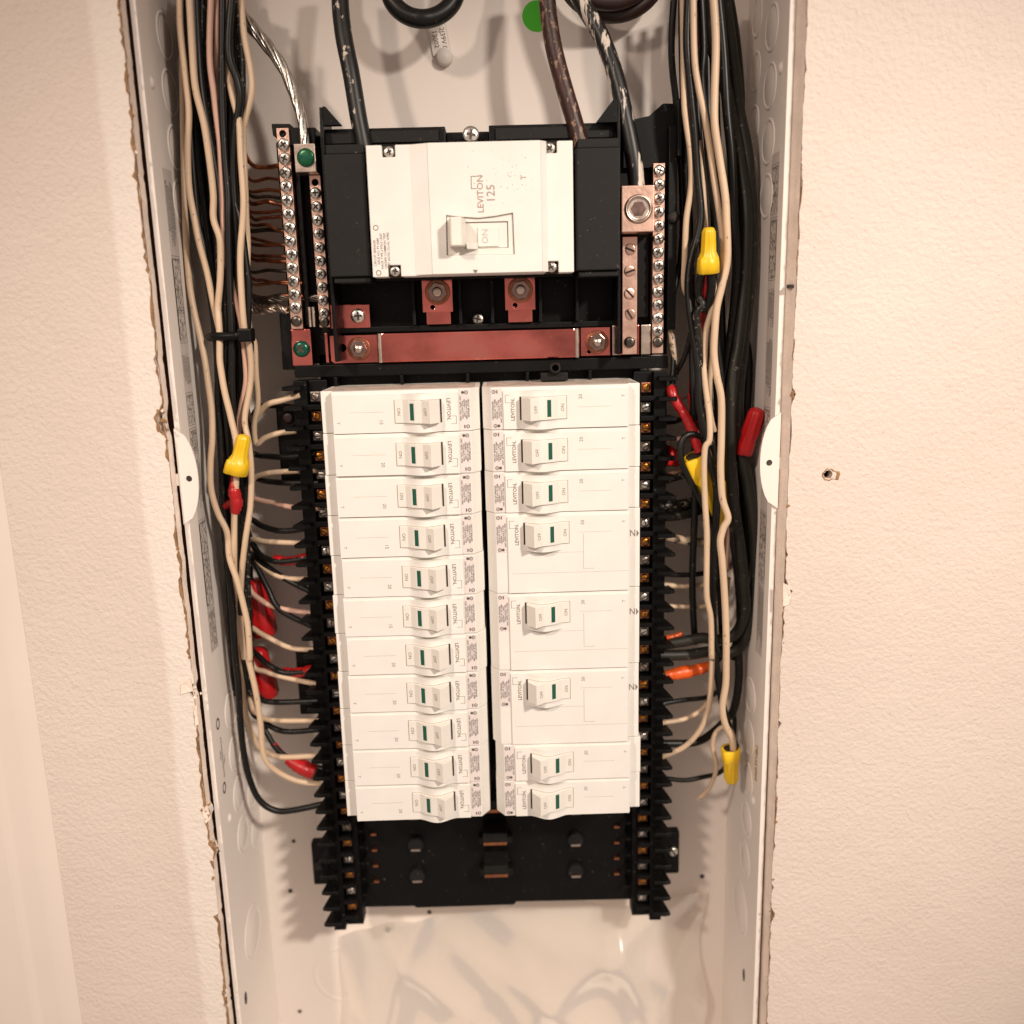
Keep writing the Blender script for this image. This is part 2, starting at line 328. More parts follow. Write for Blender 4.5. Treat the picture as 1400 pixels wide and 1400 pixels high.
def crumbs(cx, cz, n, r, m, zr=1.6):
    for i in range(n):
        x = cx + random.gauss(0, r); z = cz + random.gauss(0, r * zr); q = random.uniform(0.4, 1.3)
        mb = MB(); vs = [(x + q * random.uniform(.5, 1.1) * math.cos(a) * math.cos(e), WY - 0.1 + q * .6 * math.sin(e) * random.uniform(.5, 1), z + 1.3 * q * random.uniform(.5, 1.1) * math.sin(a) * math.cos(e)) for e in (-.9, 0.2, .9) for a in [k * math.pi / 3 for k in range(6)]]
        fs = [(j * 6 + i_, j * 6 + (i_ + 1) % 6, (j + 1) * 6 + (i_ + 1) % 6, (j + 1) * 6 + i_) for j in range(2) for i_ in range(6)] + [tuple(range(6)), tuple(range(12, 18))]
        mb.add(vs, fs); mb.build('plaster_crumb', m, wall)
crumbs(-184.5, -16, 14, 1.5, 'kraft_paper', 3.2); crumbs(-182.5, -180, 8, 1.6, 'gypsum'); crumbs(-182, -262, 9, 1.3, 'kraft_paper', 2.5); crumbs(-179.5, -290, 12, 1.4, 'kraft_paper', 2.5)
crumbs(183.5, -8, 6, 0.9, 'kraft_paper', 2.5); crumbs(182.5, -352, 5, 1.0, 'kraft_paper', 2); crumbs(184.5, -128, 4, 1.2, 'gypsum', 2.5); crumbs(-183.5, 205, 4, .8, 'kraft_paper', 4)
for k_ in range(16): crumbs(-183.2, random.uniform(-420, 215), random.randint(1, 3), .5, random.choice(('kraft_paper', 'gypsum')), 3)
for k_ in range(6): crumbs(182.9, random.uniform(-420, 200), random.randint(1, 2), .35, 'kraft_paper', 3)
# curled flaps of paint paper
def flap(name, pts, lift, m):
    mb = MB(); n = len(pts); c = (sum(p[0] for p in pts) / n, sum(p[1] for p in pts) / n)
    vs = [(p[0], WY - 0.15 - lift * random.uniform(.2, 1), p[1]) for p in pts] + [(c[0], WY - 0.1, c[1])]
    vs += [(x, y + 0.35, z) for x, y, z in vs]; k = n + 1
    fs = [(i, (i + 1) % n, n) for i in range(n)] + [(k + (i + 1) % n, k + i, k + n) for i in range(n)] + [(i, k + i, k + (i + 1) % n, (i + 1) % n) for i in range(n)]
    mb.add(vs, fs); return mb.build(name, m, wall)
flap('paint_flap', [(181.5, -122), (185.5, -124), (187, -130), (185.5, -136), (182, -137)], 1.2, 'gypsum')
flap('paint_flap', [(-190, -176), (-184, -172), (-183, -181), (-191, -183)], 1.0, 'gypsum')
flap('paint_flap', [(-184, -191), (-181.6, -190), (-181.5, -203), (-183.6, -204)], 1.2, 'gypsum')
flap('paint_flap', [(-186, -262), (-182, -259), (-180.5, -268), (-184, -272)], 0.8, 'gypsum')
# ragged rim of the screw hole
mb = MB(); n = 22; vs = []; fs = []
for i in range(n):
    a = 2 * math.pi * i / n; k = 1 + (0.9 if -0.5 < a < 0.4 or a > 5.6 else 0) * random.uniform(.6, 1.2) + random.uniform(0, .25)
    vs += [(206.2 + 2.2 * math.cos(a), WY + 1.6, -56 + 2.2 * math.sin(a)), (206.2 + 2.75 * k * math.cos(a), WY - random.uniform(.1, .45), -56 + 2.7 * k * math.sin(a)), (206.2 + 3.5 * k * math.cos(a), WY - 0.02, -56 + 3.2 * k * math.sin(a))]
for i in range(n): a, b = i * 3, ((i + 1) % n) * 3; fs += [(a, a + 1, b + 1, b), (a + 1, a + 2, b + 2, b + 1)]
mb.add(vs, fs); mb.build('hole_rim', 'kraft_paper', wall)
struct(MB().box(196, 217, WY + 9.5, WY + 16, -70, -42).build('hole_shade_block', 'gap_dark'))  # dark block added behind the screw hole to paint the shade inside it
# framing studs in the cavity either side of the box
struct(MB().box(-228, -184.6, 22, 96, -700, 400).build('stud_left', 'wood', bev=2)); struct(MB().box(179.6, 226, 9, 96, -700, 400).build('stud_right', 'wood_pale', bev=2))
# door casing along the left of the picture
c = MB().prism([(-281.5, WY)] + [(-281.5 - 14 * t, WY - .3 - 3.2 * math.sin(t * 1.57)) for t in [k / 8 for k in range(9)]] + [(-306, WY - 3.8), (-308, WY - 5.2), (-311, WY - 5.8), (-350, WY - 7), (-350, WY)], -900, 620, 'z')
tag(c.build('door_casing', 'casing_paint', bev=0.8), 'pale painted door casing running down the left edge of the wall', 'door casing')

# ------------------------------------------------------------------ the steel box
BZ0, BZ1 = -600.0, 300.0
box = thing('breaker_panel_box', 'white painted steel breaker panel box set into the wall opening', 'panel box', (0, BYB, BZ0))
def bpart(mb, name, m, parent=None, bev=0):
    o = mb.build(name, m, None, bev); o.parent = parent or box
    if o.parent is box: o.location = (0, -BYB * S, -BZ0 * S)
    return o
back = bpart(MB().box(BX0, BX1, BYB, BYB + 1.2, BZ0, BZ1), 'back_panel', 'enamel_back')
bpart(MB().box(BX0, BX1, BYF, BYB, BZ0, BZ0 + 1.2), 'bottom_panel', 'enamel_white'); bpart(MB().box(BX0, BX1, BYF, BYB, BZ1 - 1.2, BZ1), 'top_panel', 'enamel_white')
def side_prof(s_, x):          # folded front lip
    return [(x, BYB), (x, BYF + 14), (x + s_ * 0.9, BYF + 13.2), (x + s_ * 0.9, BYF + 5.2), (x + s_ * 1.8, BYF + 4.4), (x + s_ * 1.8, BYF + .3), (x - s_ * 1.2, BYF), (x - s_ * 1.2, BYB)]
left = bpart(MB().prism(side_prof(1, BX0), BZ0 + 1.3, BZ1 - 1.3, 'z'), 'side_panel', 'enamel_white'); rightp = bpart(MB().prism(side_prof(-1, BX1), BZ0 + 1.3, BZ1 - 1.3, 'z'), 'side_panel', 'enamel_white')
def knock(parent, x, s_, y, z, r=12.5):
    prof = [(r + .9, 0.02), (r + .7, .45), (r, .75), (r - .9, .5), (r - 1.2, 0.10), (r - 2.2, .55), (0.01, .7)]
    bpart(MB().lathe(prof, 28, (x, y, z), (s_, 0, 0)), 'knockout', 'enamel_white', parent)
for k in range(8):
    if k < 4: knock(rightp, BX1, -1, 42, 201 - 31 * k + (0 if k else 1)); knock(rightp, BX1, -1, 75, 217 - 31 * k, 11)
    knock(left, BX0, 1, 50, 207 - 31 * k if k < 4 else -219 - 31.6 * (k - 4)); knock(left, BX0, 1, 80, 192 - 31 * k if k < 4 else -235 - 31.6 * (k - 4), 11)
for z in (-216, -247, -278, -309, -340): knock(rightp, BX1, -1, 41, z, 12)
knock(left, BX0, 1, 50, -393, 19); knock(rightp, BX1, -1, 50, -385, 19)
for p, x, s_, y, z in ((left, BX0, 1, 19.6, 174.5), (left, BX0, 1, 25.7, -287), (rightp, BX1, -1, 21, 174.8), (rightp, BX1, -1, 25.6, -286)):
    bpart(MB().lathe([(3.2, .02), (2.9, .9), (1.6, 1.5), (0.01, 1.7)], 16, (x, y, z), (s_, 0, 0)), 'dimple', 'enamel_white', p)
for p, x, s_, y, z in ((left, BX0, 1, 21, -425), (rightp, BX1, -1, 34, -430)):
    bpart(MB().prism(disc(y, z, 2.6, 16, 1.9), x + s_ * .05, x + s_ * .25, 'x'), 'mounting_hole', 'gap_dark', p)
for x, z, r in ((-161.9, -391.9, 1.7), (-88.1, -428.9, 2.4), (-54.6, -414.5, 1.7), (-162.7, -501, 1.6), (159.7, -390.4, 1.8), (-156, -349, 1.5)):
    bpart(MB().prism(disc(x, z, r), BYB - .25, BYB - .05), 'mounting_hole', 'gap_dark', back)
for x, z, r in ((-124, -468, 24),):
    bpart(MB().lathe([(r + 2, .02), (r + 1.1, .3), (r, .45), (r - 1.2, .25), (r - 1.6, .1), (r - 3, .3), (.01, .32)], 40, (x, BYB, z), (0, -1, 0)), 'knockout', 'enamel_back', back)
# half-round cover tabs on the front lips
for s_, x, par in ((1, BX0 - 1.2, left), (-1, BX1 + 1.2, rightp)):
    R_, w_ = 33, 11.5; pts = [(x, -48 - 29)]
    for i in range(15):
        a = -1 + 2 * i / 14; pts.append((x + s_ * w_ * math.sqrt(max(0, 1 - a * a)) , -48 + 29 * a))
    pts = pts[1:] 
    t = bpart(MB().prism(pts, BYF - 1.6, BYF - .3, holes=[disc(x + s_ * 6.0, -49, 1.9, 16)]), 'cover_tab', 'enamel_white', par)
    bpart(MB().prism(disc(x + s_ * 6.0, -49, 1.9, 16), BYF - .7, BYF - .4), 'tab_hole', 'zinc_dark', par)
    bpart(MB().box(min(x, x - s_ * 2.2), max(x, x - s_ * 2.2), BYF - 1.2, BYF + 4, -53, -46), 'tab_notch', 'enamel_white', par)
# printed wiring labels on the side walls
def wall_print(parent, x, s_, y0, y1, blocks):
    zt = max(b[0] for b in blocks); zb = min(b[1] for b in blocks)
    bpart(MB().box(min(x, x + s_ * .1) , max(x, x + s_ * .1), y0 - 1.5, y1 + 1.5, zb - 2, zt + 6), 'printed_label', 'paper_label', parent)
    ink = MB(); bl = MB(); X = x + s_ * .14
    def q(m_, a, b, c_, d): m_.add([(X, a, c_), (X, b, c_), (X, b, d), (X, a, d)], [(0, 1, 2, 3)])
    for (za, zb_, kind) in blocks:
        if kind == 't':
            n = int((y1 - y0) / 1.5)
            for i in range(n):
                y = y0 + .5 + i * 1.5; z = za - random.uniform(0, 4); end = zb_ + random.uniform(0, (za - zb_) * .3)
                while z > end:
                    l = random.uniform(.5, 2.4); q(ink, y, y + .8, z, max(end, z - l)); z -= l + random.uniform(.35, .6)
        else:
            for a in (y0, y1): q(ink, a - .22, a + .22, za, zb_)
            for a in (za, zb_, za - (za - zb_) * .38, za - (za - zb_) * .62): q(ink, y0, y1, a, a - .25)
            q(ink, (y0 + y1) / 2, (y0 + y1) / 2 + .2, za, zb_)
            if kind == 'b': bl = MB(); q(bl, y0 - 1.0, y0 + .9, za - 2, zb_ + 2); bpart(bl, 'printed_bar', 'ink', parent)
            for i in range(int((y1 - y0) / 1.2)):
                y = y0 + 1.4 + i * 1.2; z = za - 1.5
                while z > zb_ + 1 and y < y1 - .5:
                    l = random.uniform(.5, 2.6); q(ink, y, y + .75, z, max(zb_ + 1, z - l)); z -= l + random.choice((.5, .5, 3, 6))
    bpart(ink, 'printed_text', 'ink', parent)['kind'] = 'stuff'
    
wall_print(left, BX0, 1, 24, 36, [(124, 85, 't'), (81, 30, 'b'), (24, 4, 't'), (0, -20, 'g'), (-22, -38, 'g'), (-42, -75, 't'), (-80, -138, 'b'), (-140, -166, 'g')])
wall_print(rightp, BX1, -1, 18, 31, [(124, 96, 'g'), (94, 58, 'b'), (54, 28, 't'), (24, -14, 't'), (-18, -42, 'g'), (-84, -130, 'b'), (-132, -178, 't')])
mb = MB(); mb2 = MB()
def side_text(mb, body, size, x, s_, y, z, off=0):
    v, f = text2d(body, size, .04); mb.add([(x + s_ * (.2 + off), y + s_ * b, z - a) if s_ > 0 else (x + s_ * (.2 + off), y + b, z - a) for a, b in v], f)
side_text(mb2, 'LEVITON', 6.4, BX1, -1, 21, -256, .02); side_text(mb, 'LEVITON', 6.4, BX1, -1, 21.7, -256.4)
bpart(mb, 'brand_lettering', 'ink', rightp); bpart(mb2, 'brand_lettering', 'ink_yellow', rightp)
mb = MB()
for dy, L_ in ((0, 'LISTED'), (3.4, 'ENCLOSURE PANELBOARD'), (6.4, 'TYPE 1')): side_text(mb, L_, 2.4, BX0, 1, 20 + dy, -238 - dy)
for z in (-216, -262):
    vs = [(BX0 + .2, a, b) for a, b in disc(21, z, 3.4, 20, 1.2)] + [(BX0 + .2, a, b) for a, b in disc(21, z, 2.2, 20, 1.2)]
    mb.add(vs, [(i, (i + 1) % 20, 20 + (i + 1) % 20, 20 + i) for i in range(20)])
bpart(mb, 'printed_text', 'ink', left)
# things stuck on the back panel
tag(MB().prism(disc(42.2, 226.5, 9.2, 32), BYB - .25, BYB - .02).build('round_sticker', 'sticker_green'), 'round bright green sticker on the back panel beside the rusty cable', 'sticker')
tg = thing('inspection_tag', 'small white tag printed with numbers below the black cable loop', 'tag', (-20, BYB, 213))
def local(mb, name, m, par, bev=0):
    o = mb.build(name, m, par, bev); o.location = -par.location; return o
def rotp(pts, c, a): return [(c[0] + (x - c[0]) * math.cos(a) - (z - c[1]) * math.sin(a), c[1] + (x - c[0]) * math.sin(a) + (z - c[1]) * math.cos(a)) for x, z in pts]
ta = 0.16
local(MB().prism(rotp(rect(-26, -15, 205, 226), (-20, 215), ta), BYB - 1.3, BYB - .6), 'paper', 'enamel_white', tg)
mb = MB(); put_text(mb, '2J39V.0', 4.2, -17.6, 214.5, CW + ta, BYB - 1.4, .03); put_text(mb, '13002', 4.2, -22.6, 214, CW + ta, BYB - 1.4, .03); local(mb, 'printed_text', 'ink', tg)
tag(MB().lathe([(5.2, 0), (5.2, 5), (4.4, 6.2), (.01, 6.6)], 20, (-17, BYB, 203), (0, -1, 0)).build('bolt_head', 'enamel_white'), 'white painted bolt head just under the numbered tag', 'bolt')

# ------------------------------------------------------------------ screws (shared meshes)
def screw_mesh(name, r, h, m, kind):
    mb = MB().lathe([(r, 0), (r, h * .55), (r * .86, h * .9), (r * .5, h), (.01, h * 1.03)], 14)
    return mb.mesh(name, m)
def slot_mesh(name, r, h, kind, m='gap_dark'):
    mb = MB(); t = r * .14; y = -h * 1.04; d = .12
    if kind in 'x':
        mb.box(-r * .55, r * .55, y - d, y + .5, -t, t); mb.box(-t, t, y - d - .02, y + .48, -r * .55, r * .55)
    else:
        mb.box(-r * .85, r * .85, y - d, y + .5, -t * 1.2, t * 1.2)
    return mb.mesh(name, m)
_sm = {}
def screw(par, x, y, z, r, h, m, kind='x', sm='gap_dark', name='screw', rotv=None):
    k = (r, h, m, kind, sm)
    if k not in _sm: _sm[k] = (screw_mesh('screw', r, h, m, kind), slot_mesh('slot', r, h, kind, sm))
    rot = (random.uniform(-.12, .12), random.uniform(0, 3.1) if rotv is None else rotv, random.uniform(-.15, .15))
    o = link(name, _sm[k][0], par, (x, y, z), rot)
    link('slot', _sm[k][1], o)
    return o

# ------------------------------------------------------------------ black plastic interior
base = thing('interior_base', 'black plastic interior frame with finned terminal rails behind the breakers', 'interior frame', (0, 66, -395))
def ip(mb, name, m='plastic_black', bev=0.5, par=None):
    o = mb.build(name, m, None, bev); o.parent = par or base
    if o.parent is base: o.location = (0, -66 * S, 395 * S)
    return o
PT = lambda pts, Y: [(at(u, v, Y).x, at(u, v, Y).z) for u, v in pts]
ip(MB().prism([(-121, 14), (121, 14), (124, 150), (124, 152), (-118, 152), (-121, 148)], 60, 66), 'back_tray')
ip(MB().prism([(-102, -383), (-62, -383.5), (-60, -385), (12, -385), (14, -382.5), (102, -383.5), (104, 20), (-104, 20)], 60, 66), 'base_plate')
# side walls of the main breaker bay, with shoulders
for x0, x1 in ((-88.9, -86.7), (85.6, 87.3)):
    ip(MB().prism([(64, 16), (33, 16), (33, 146), (36, 163), (64, 163)], x0, x1, 'x'), 'bay_wall')
ip(MB().prism([(-86.6, 163), (-85, 163), (-76, 152.5), (-86.6, 152.5)], 34, 38), 'gusset', bev=.3); ip(MB().prism([(85.5, 163), (83.3, 163), (73, 150.5), (85.5, 150.5)], 34, 38), 'gusset', bev=.3)
ip(MB().box(-90, -16, 42, 60, 141, 152), 'top_lip'); ip(MB().box(10, 86, 42, 60, 141, 152), 'top_lip'); ip(MB().box(-15.8, 9.8, 52, 60, 141, 150), 'top_lip')
for x0, x1 in ((-88, -20), (14, 84)): ip(MB().box(x0, x1, 40.5, 41.9, 143.5, 150), 'lip_panel', 'plastic_charcoal', .3)
ip(MB().box(-90, 86, 50, 60, 33, 36.5), 'cross_rib'); ip(MB().box(-118, 120, 50, 60, 6, 13.5), 'cross_rib')
for x in (-40, -11, 9, 39, 62): ip(MB().box(x - 1, x + 1, 46, 60, 36.6, 64), 'rib')
for x in (-92, -50, -8, 30, 70): ip(MB().box(x - 1, x + 1, 48, 60, -2, 5.9), 'rib')
ip(MB().prism(PT([(372, 170), (397, 170), (402, 175), (432, 175), (432, 200), (400, 200), (374, 186)], 50), 48, 66), 'corner_block'); ip(MB().prism(PT([(852, 230), (852, 161), (868, 163), (887, 159), (906, 142), (929, 142), (930, 203), (914, 222), (900, 230)], 56), 55, 64), 'corner_block', bev=.2); ip(MB().box(122.6, 125.0, 40, 64, 132, 164), 'corner_wall', bev=.3)
ip(MB().prism(PT([(383, 428), (400, 428), (404, 505), (388, 505)], 55), 52, 64), 'corner_block')
ip(MB().box(87.5, 89.6, 46, 60, 16, 86), 'bar_holder'); ip(MB().box(-108.5, -105.6, 50, 60, 38, 148), 'bar_holder'); ip(MB().box(100.5, 107.5, 52, 60, 38, 92), 'bar_holder'); ip(MB().box(118.5, 123.8, 46, 60, 30, 150), 'bar_holder')
def bscrew(x, y, z, *a, **k): o = screw(base, x, y - 66, z + 395, *a, **k); return o
bscrew(-.8, 42, 146.5, 5.2, 3.4, 'zinc', 'x', 'zinc_dark'); bscrew(-.2, 55, 39.5, 3.9, 2.6, 'zinc', 'x'); bscrew(121.5, 45.5, 97.5, 3.6, 2, 'plastic_charcoal', 'x')
# rails, fins, terminals
for s_ in (-1, 1):
    zt = 4
    rail = ip(MB().box(*sorted((s_ * 98.5, s_ * 110.5)), 53, 66, -392, zt), 'terminal_rail')
    ip(MB().box(*sorted((s_ * 110.6, s_ * 119.0)), 47, 64.5, -392, zt), 'rail_wall', bev=.3)
    fin = None
    for k in range(31):
        z = zt - 4 - 12.7 * k
        if fin is None: fin = MB().prism([(s_ * 112.5, 38), (s_ * 120, 37), (s_ * 124.2, 38), (s_ * 119.3, 65), (s_ * 112.5, 65)], -1.3, 1.3, 'z').mesh('fin', 'plastic_black', .35, 1)
        link('fin', fin, rail, (0, 0, z))
        if k < 30:
            zz = z - 6.3
            mk = 'brass' if (k % 2 == (0 if s_ > 0 else 1)) else 'zinc'
            key = 'clamp' + mk
            if key not in _sm: _sm[key] = MB().box(-3.2, 3.2, 0, 5, -3.2, 3.2).mesh('terminal_clamp', 'copper_dull' if mk == 'brass' else 'tin_dull', .5)
            if 'tabm' not in _sm: _sm['tabm'] = MB().box(-4.2, 4.2, -5.5, 4, -1.5, 1.5).mesh('terminal_barrier', 'plastic_black', .3)
            o = link('terminal_clamp', _sm[key], rail, (s_ * 106 + random.uniform(-.3, .3), 50 + random.uniform(-.5, .8), zz + random.uniform(-.4, .4)))
            screw(o, 0, 0, 0, 2.6, 1.3, mk if k % 3 else ('brass' if mk == 'brass' else 'tin_dull'), '-')
            link('terminal_barrier', _sm['tabm'], rail, (s_ * 106.2, 50.5, zz - 6.3))
# ears with mounting screws, stabs and clips on the empty lower end
for s_ in (-1, 1):
    ip(MB().box(*sorted((s_ * 116, s_ * 134)), 58, 66, -362, -328), 'mounting_ear', bev=1.5)
bscrew(129, 57.5, -343, 3.6, 2, 'zinc', '-'); bscrew(-129, 57.5, -346, 3.4, 1.4, 'plastic_charcoal', 'x'); bscrew(-134 + 8, 57.5, -20, 3.5, 1.5, 'cable_brown', 'x')
for s_, z0, z1 in ((-1, -65, -12), (-1, -228, -180)): ip(MB().box(*sorted((s_ * 116, s_ * 134)), 58, 66, z0, z1), 'mounting_ear', bev=1.5)
for k in range(4):
    if k == 3: break
    z = -294 - 25.4 * k
    st = ip(MB().prism([(-8.6, -4.2), (8.6, -4.2), (8.6, 4.2), (-8.6, 4.2)], 42, 60), 'bus_stab', 'plastic_charcoal', .3); st.location = (0, -66 * S, (395 + z) * S)
    ip(MB().box(-8.2, 8.2, 41.2, 41.9, z - 4.4, z - 2.2), 'stab_edge', 'copper_wire', .2)
    ip(MB().box(-12, 12, 54, 60, z - 11, z - 6), 'stab_barrier', 'plastic_charcoal', .4)
    for s_ in (-1, 1):
        ip(MB().prism(disc(s_ * 58, z - 12, 5.6, 16), 56, 60), 'boss', 'plastic_charcoal', .3)
        ip(MB().box(s_ * 58 - 3.4, s_ * 58 + 3.4, 55, 55.9, z - 15.9, z - 14.4), 'boss_clip', 'tin', .2)
for k in range(7):
    z = -284 - 12.7 * k
    for s_ in (-1, 1): ip(MB().box(*sorted((s_ * 86, s_ * 90)), 57, 59.9, z - 1.0, z + .6), 'contact_clip', 'copper_wire', .3); ip(MB().box(*sorted((s_ * 94, s_ * 97)), 48, 59.9, z - 5.2, z - 3.6), 'rail_tooth', bev=.2)
# latch post sticking up from the frame over the right column
ip(MB().box(38, 55, 36, 48, 0.6, 5.6), 'latch_block', 'plastic_charcoal', .6); ip(MB().lathe([(3.6, 0), (3.6, 7), (3.0, 7.6), (2.2, 7.6), (2.0, 1)], 18, (47, 40, 6.5), (0, -1, .35)), 'latch_post', 'plastic_charcoal', 0)

# ------------------------------------------------------------------ terminal bars and straps
def hexnut(par, x, y, z, r, loc0):
    mb = MB().lathe([(r * 1.3, 0), (r * 1.3, .8), (r * 1.22, 1.0)], 24, (x, y, z)); local(mb, 'washer', 'copper_dull', par)
    a0 = random.uniform(0, 1); mb = MB().prism([(x + r * math.cos(a0 + i * math.pi / 3), z + r * math.sin(a0 + i * math.pi / 3)) for i in range(6)], y - 4.6, y - 1.02); local(mb, 'nut', 'steel_nut', par, .4)
    local(MB().lathe([(r * .5, 4.0), (r * .5, 6.4), (r * .38, 7.2), (.01, 7.3)], 16, (x, y, z)), 'stud', 'tin', par)
def bar(name, label, x, w_, y, z0, z1, screws, m, holes=()):
    t = thing(name, label, 'terminal bar', (x, 60, z0), 'terminal bars beside the main breaker')
    local(MB().prism(rect(x - w_ / 2, x + w_ / 2, z0, z1), y, y + 8, holes=[disc(x, h, 2.1, 16) for h in holes]), 'bar', m, t, .3)
    for i, (z, mk, kd, r) in enumerate(screws):
        screw(t, 0, 0, 0, r, 2.2 if mk != 'copper_plain' else .5, mk, kd).location = ((x + (random.uniform(-.25, .25) if mk == 'zinc' else 0) - x) * S, (y - 60) * S, (z - z0) * S)
    return t
b1 = bar('ground_bar', 'tall tinned ground bar at far left with bare copper wires', -113.4, 7.2, 46, 36.5, 154, [(144.6 - 7.92 * i, 'zinc', 'x', 3.7) for i in range(13)] + [(41.2, 'zinc_dark', 'x', 3.4)], 'copper_plain', [150.8])
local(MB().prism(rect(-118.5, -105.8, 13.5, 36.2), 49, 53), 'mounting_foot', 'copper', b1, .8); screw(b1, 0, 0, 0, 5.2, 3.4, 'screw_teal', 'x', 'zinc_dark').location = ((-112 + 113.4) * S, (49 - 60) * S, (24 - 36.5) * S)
b2 = bar('ground_bar', 'shorter ground bar with a green lug screw beside the main breaker', -96.2, 6.6, 47, 37, 127, [(116.8 - 7.92 * i, 'zinc', 'x', 3.4) for i in range(10)] + [(40.2, 'zinc_dark', 'x', 3.2)], 'copper_plain', [123])
local(MB().box(-105.3, -92.9, 36, 52, 127.3, 143.2), 'lug', 'tin', b2, .5); screw(b2, 0, 0, 0, 5.3, 1.6, 'screw_green', '-', 'screw_teal').location = ((-98.6 + 96.2) * S, (36 - 60) * S, (135.4 - 37) * S)
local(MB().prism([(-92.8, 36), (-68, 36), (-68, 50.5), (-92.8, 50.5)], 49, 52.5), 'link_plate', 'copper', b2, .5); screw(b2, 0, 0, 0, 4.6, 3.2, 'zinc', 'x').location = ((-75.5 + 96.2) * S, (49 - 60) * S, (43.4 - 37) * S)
for i, x in enumerate((-91.6, -89.2)): local(MB().lathe([(1.0, 0), (1.0, 12)], 8, (x - 13, 44, 37.5), (0, 0, 1)), 'jumper', 'tin', b2)
b3 = bar('neutral_bar', 'copper neutral bar with slotted screws below the large lug', 94.6, 9.2, 44, 15.5, 86.5, [(z, 'copper_plain', '-', 3.6) for z in (79, 66, 52.6, 40)] + [(23, 'zinc_dark', 'x', 3.5)], 'copper_plain')
lug = local(MB().box(87.6, 107.2, 30, 52, 88, 114.5), 'lug', 'copper_plain', b3, .6)
mb = MB().lathe([(8.4, 0), (8.4, .6), (7.6, 1.5), (6.9, 1.5), (6.6, .4), (5.6, .3)], 28, (97.7, 30, 101.2)); local(mb, 'lug_screw', 'tin', b3)
local(MB().prism(disc(97.7, 101.2, 4.6, 6), 29.4, 29.8), 'hex_socket', 'steel_nut', b3)
b4 = bar('ground_bar', 'narrow ground bar with bright screws at the right of the frame', 112.6, 7.0, 46, 15.5, 129, [(124.6 - 7.92 * i, 'zinc', 'x', 3.5) for i in range(13)] + [(22.6, 'zinc_dark', 'x', 3.4)], 'copper_plain')
st = thing('bus_strap', 'copper bus strap with its red reflection painted in, crossing above the branch breakers', 'bus bar', (0, 60, 14))
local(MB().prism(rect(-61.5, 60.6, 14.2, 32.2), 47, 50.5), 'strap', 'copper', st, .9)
for x0, x1 in ((-63.6, -61.6), (60.4, 63.4)): local(MB().lathe([(1.6, 0), (1.6, 18)], 12, ((x0 + x1) / 2, 48.2, 14.2), (0, 0, 1)), 'rolled_end', 'tin', st)  # tin rolls added so the strap ends carry a bright highlight
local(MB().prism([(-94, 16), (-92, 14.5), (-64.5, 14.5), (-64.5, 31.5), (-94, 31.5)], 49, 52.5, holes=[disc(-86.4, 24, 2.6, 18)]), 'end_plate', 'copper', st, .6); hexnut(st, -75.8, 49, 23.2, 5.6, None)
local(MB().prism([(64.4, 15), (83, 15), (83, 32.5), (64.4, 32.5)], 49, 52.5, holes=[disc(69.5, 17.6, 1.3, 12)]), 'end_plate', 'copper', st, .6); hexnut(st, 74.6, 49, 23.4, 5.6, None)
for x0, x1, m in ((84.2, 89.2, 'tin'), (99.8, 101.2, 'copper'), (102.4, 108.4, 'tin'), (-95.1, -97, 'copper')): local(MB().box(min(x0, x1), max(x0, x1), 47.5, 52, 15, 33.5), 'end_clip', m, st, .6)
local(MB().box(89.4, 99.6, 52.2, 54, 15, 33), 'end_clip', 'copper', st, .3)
for i, x in enumerate((-24.8, 26.4)):
    t = thing('breaker_tab', ('left' if i == 0 else 'right') + ' copper tab with a hex nut under the main breaker', 'copper tab', (x, 60, 36), 'copper tabs under the main breaker')
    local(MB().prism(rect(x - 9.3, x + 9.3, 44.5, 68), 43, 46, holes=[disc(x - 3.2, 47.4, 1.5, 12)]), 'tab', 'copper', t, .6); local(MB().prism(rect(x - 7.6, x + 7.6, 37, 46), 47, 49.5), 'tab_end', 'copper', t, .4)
    hexnut(t, x + .3, 43, 56.5, 6.0, None)

# ------------------------------------------------------------------ main breaker
mbk = thing('main_breaker', 'large white main breaker marked 125 with black lug covers', 'main breaker', (-1.2, 58, 65))
local(MB().box(-61.5, 59, 30.5, 58, 63.5, 138.5), 'housing', 'plastic_black', mbk, .8)
notch = lambda sx, sz: None
def cover_poly(x0, x1, z0, z1, nw, nh):
    return [(x0, z0 + 0), (x0 + 9, z0), (x0 + 9, z0 + nh), (x0 + 9 + nw, z0 + nh), (x0 + 9 + nw, z0), (x1 - 9 - nw, z0), (x1 - 9 - nw, z0 + nh), (x1 - 9, z0 + nh), (x1 - 9, z0), (x1, z0),
            (x1, z1), (x1 - 9, z1), (x1 - 9, z1 - nh), (x1 - 9 - nw, z1 - nh), (x1 - 9 - nw, z1), (x0 + 9 + nw, z1), (x0 + 9 + nw, z1 - nh), (x0 + 9, z1 - nh), (x0 + 9, z1), (x0, z1)]
local(MB().prism(cover_poly(-60, 57.6, 65, 137.4, 7.5, 6.5), 13, 30.4), 'cover', 'plastic_white', mbk, .7)
for sx in (-60 + 12.8, 57.6 - 12.8):
    for sz in (68.3, 134): 
        local(MB().box(sx - 3.9, sx + 3.9, 17, 30, sz - 3.4, sz + 3.4), 'screw_well', 'gap_dark', mbk)
        screw(mbk, 0, 0, 0, 3.1, 1.8, 'zinc', 'x').location = ((sx + 1.2) * S, (16.8 - 58) * S, (sz - 65) * S)
win = [(-16.2, 76), (-15.8, 98.2), (-6, 97), (2.6, 96.2), (12, 97), (22.6, 98.6), (23, 75.6)]
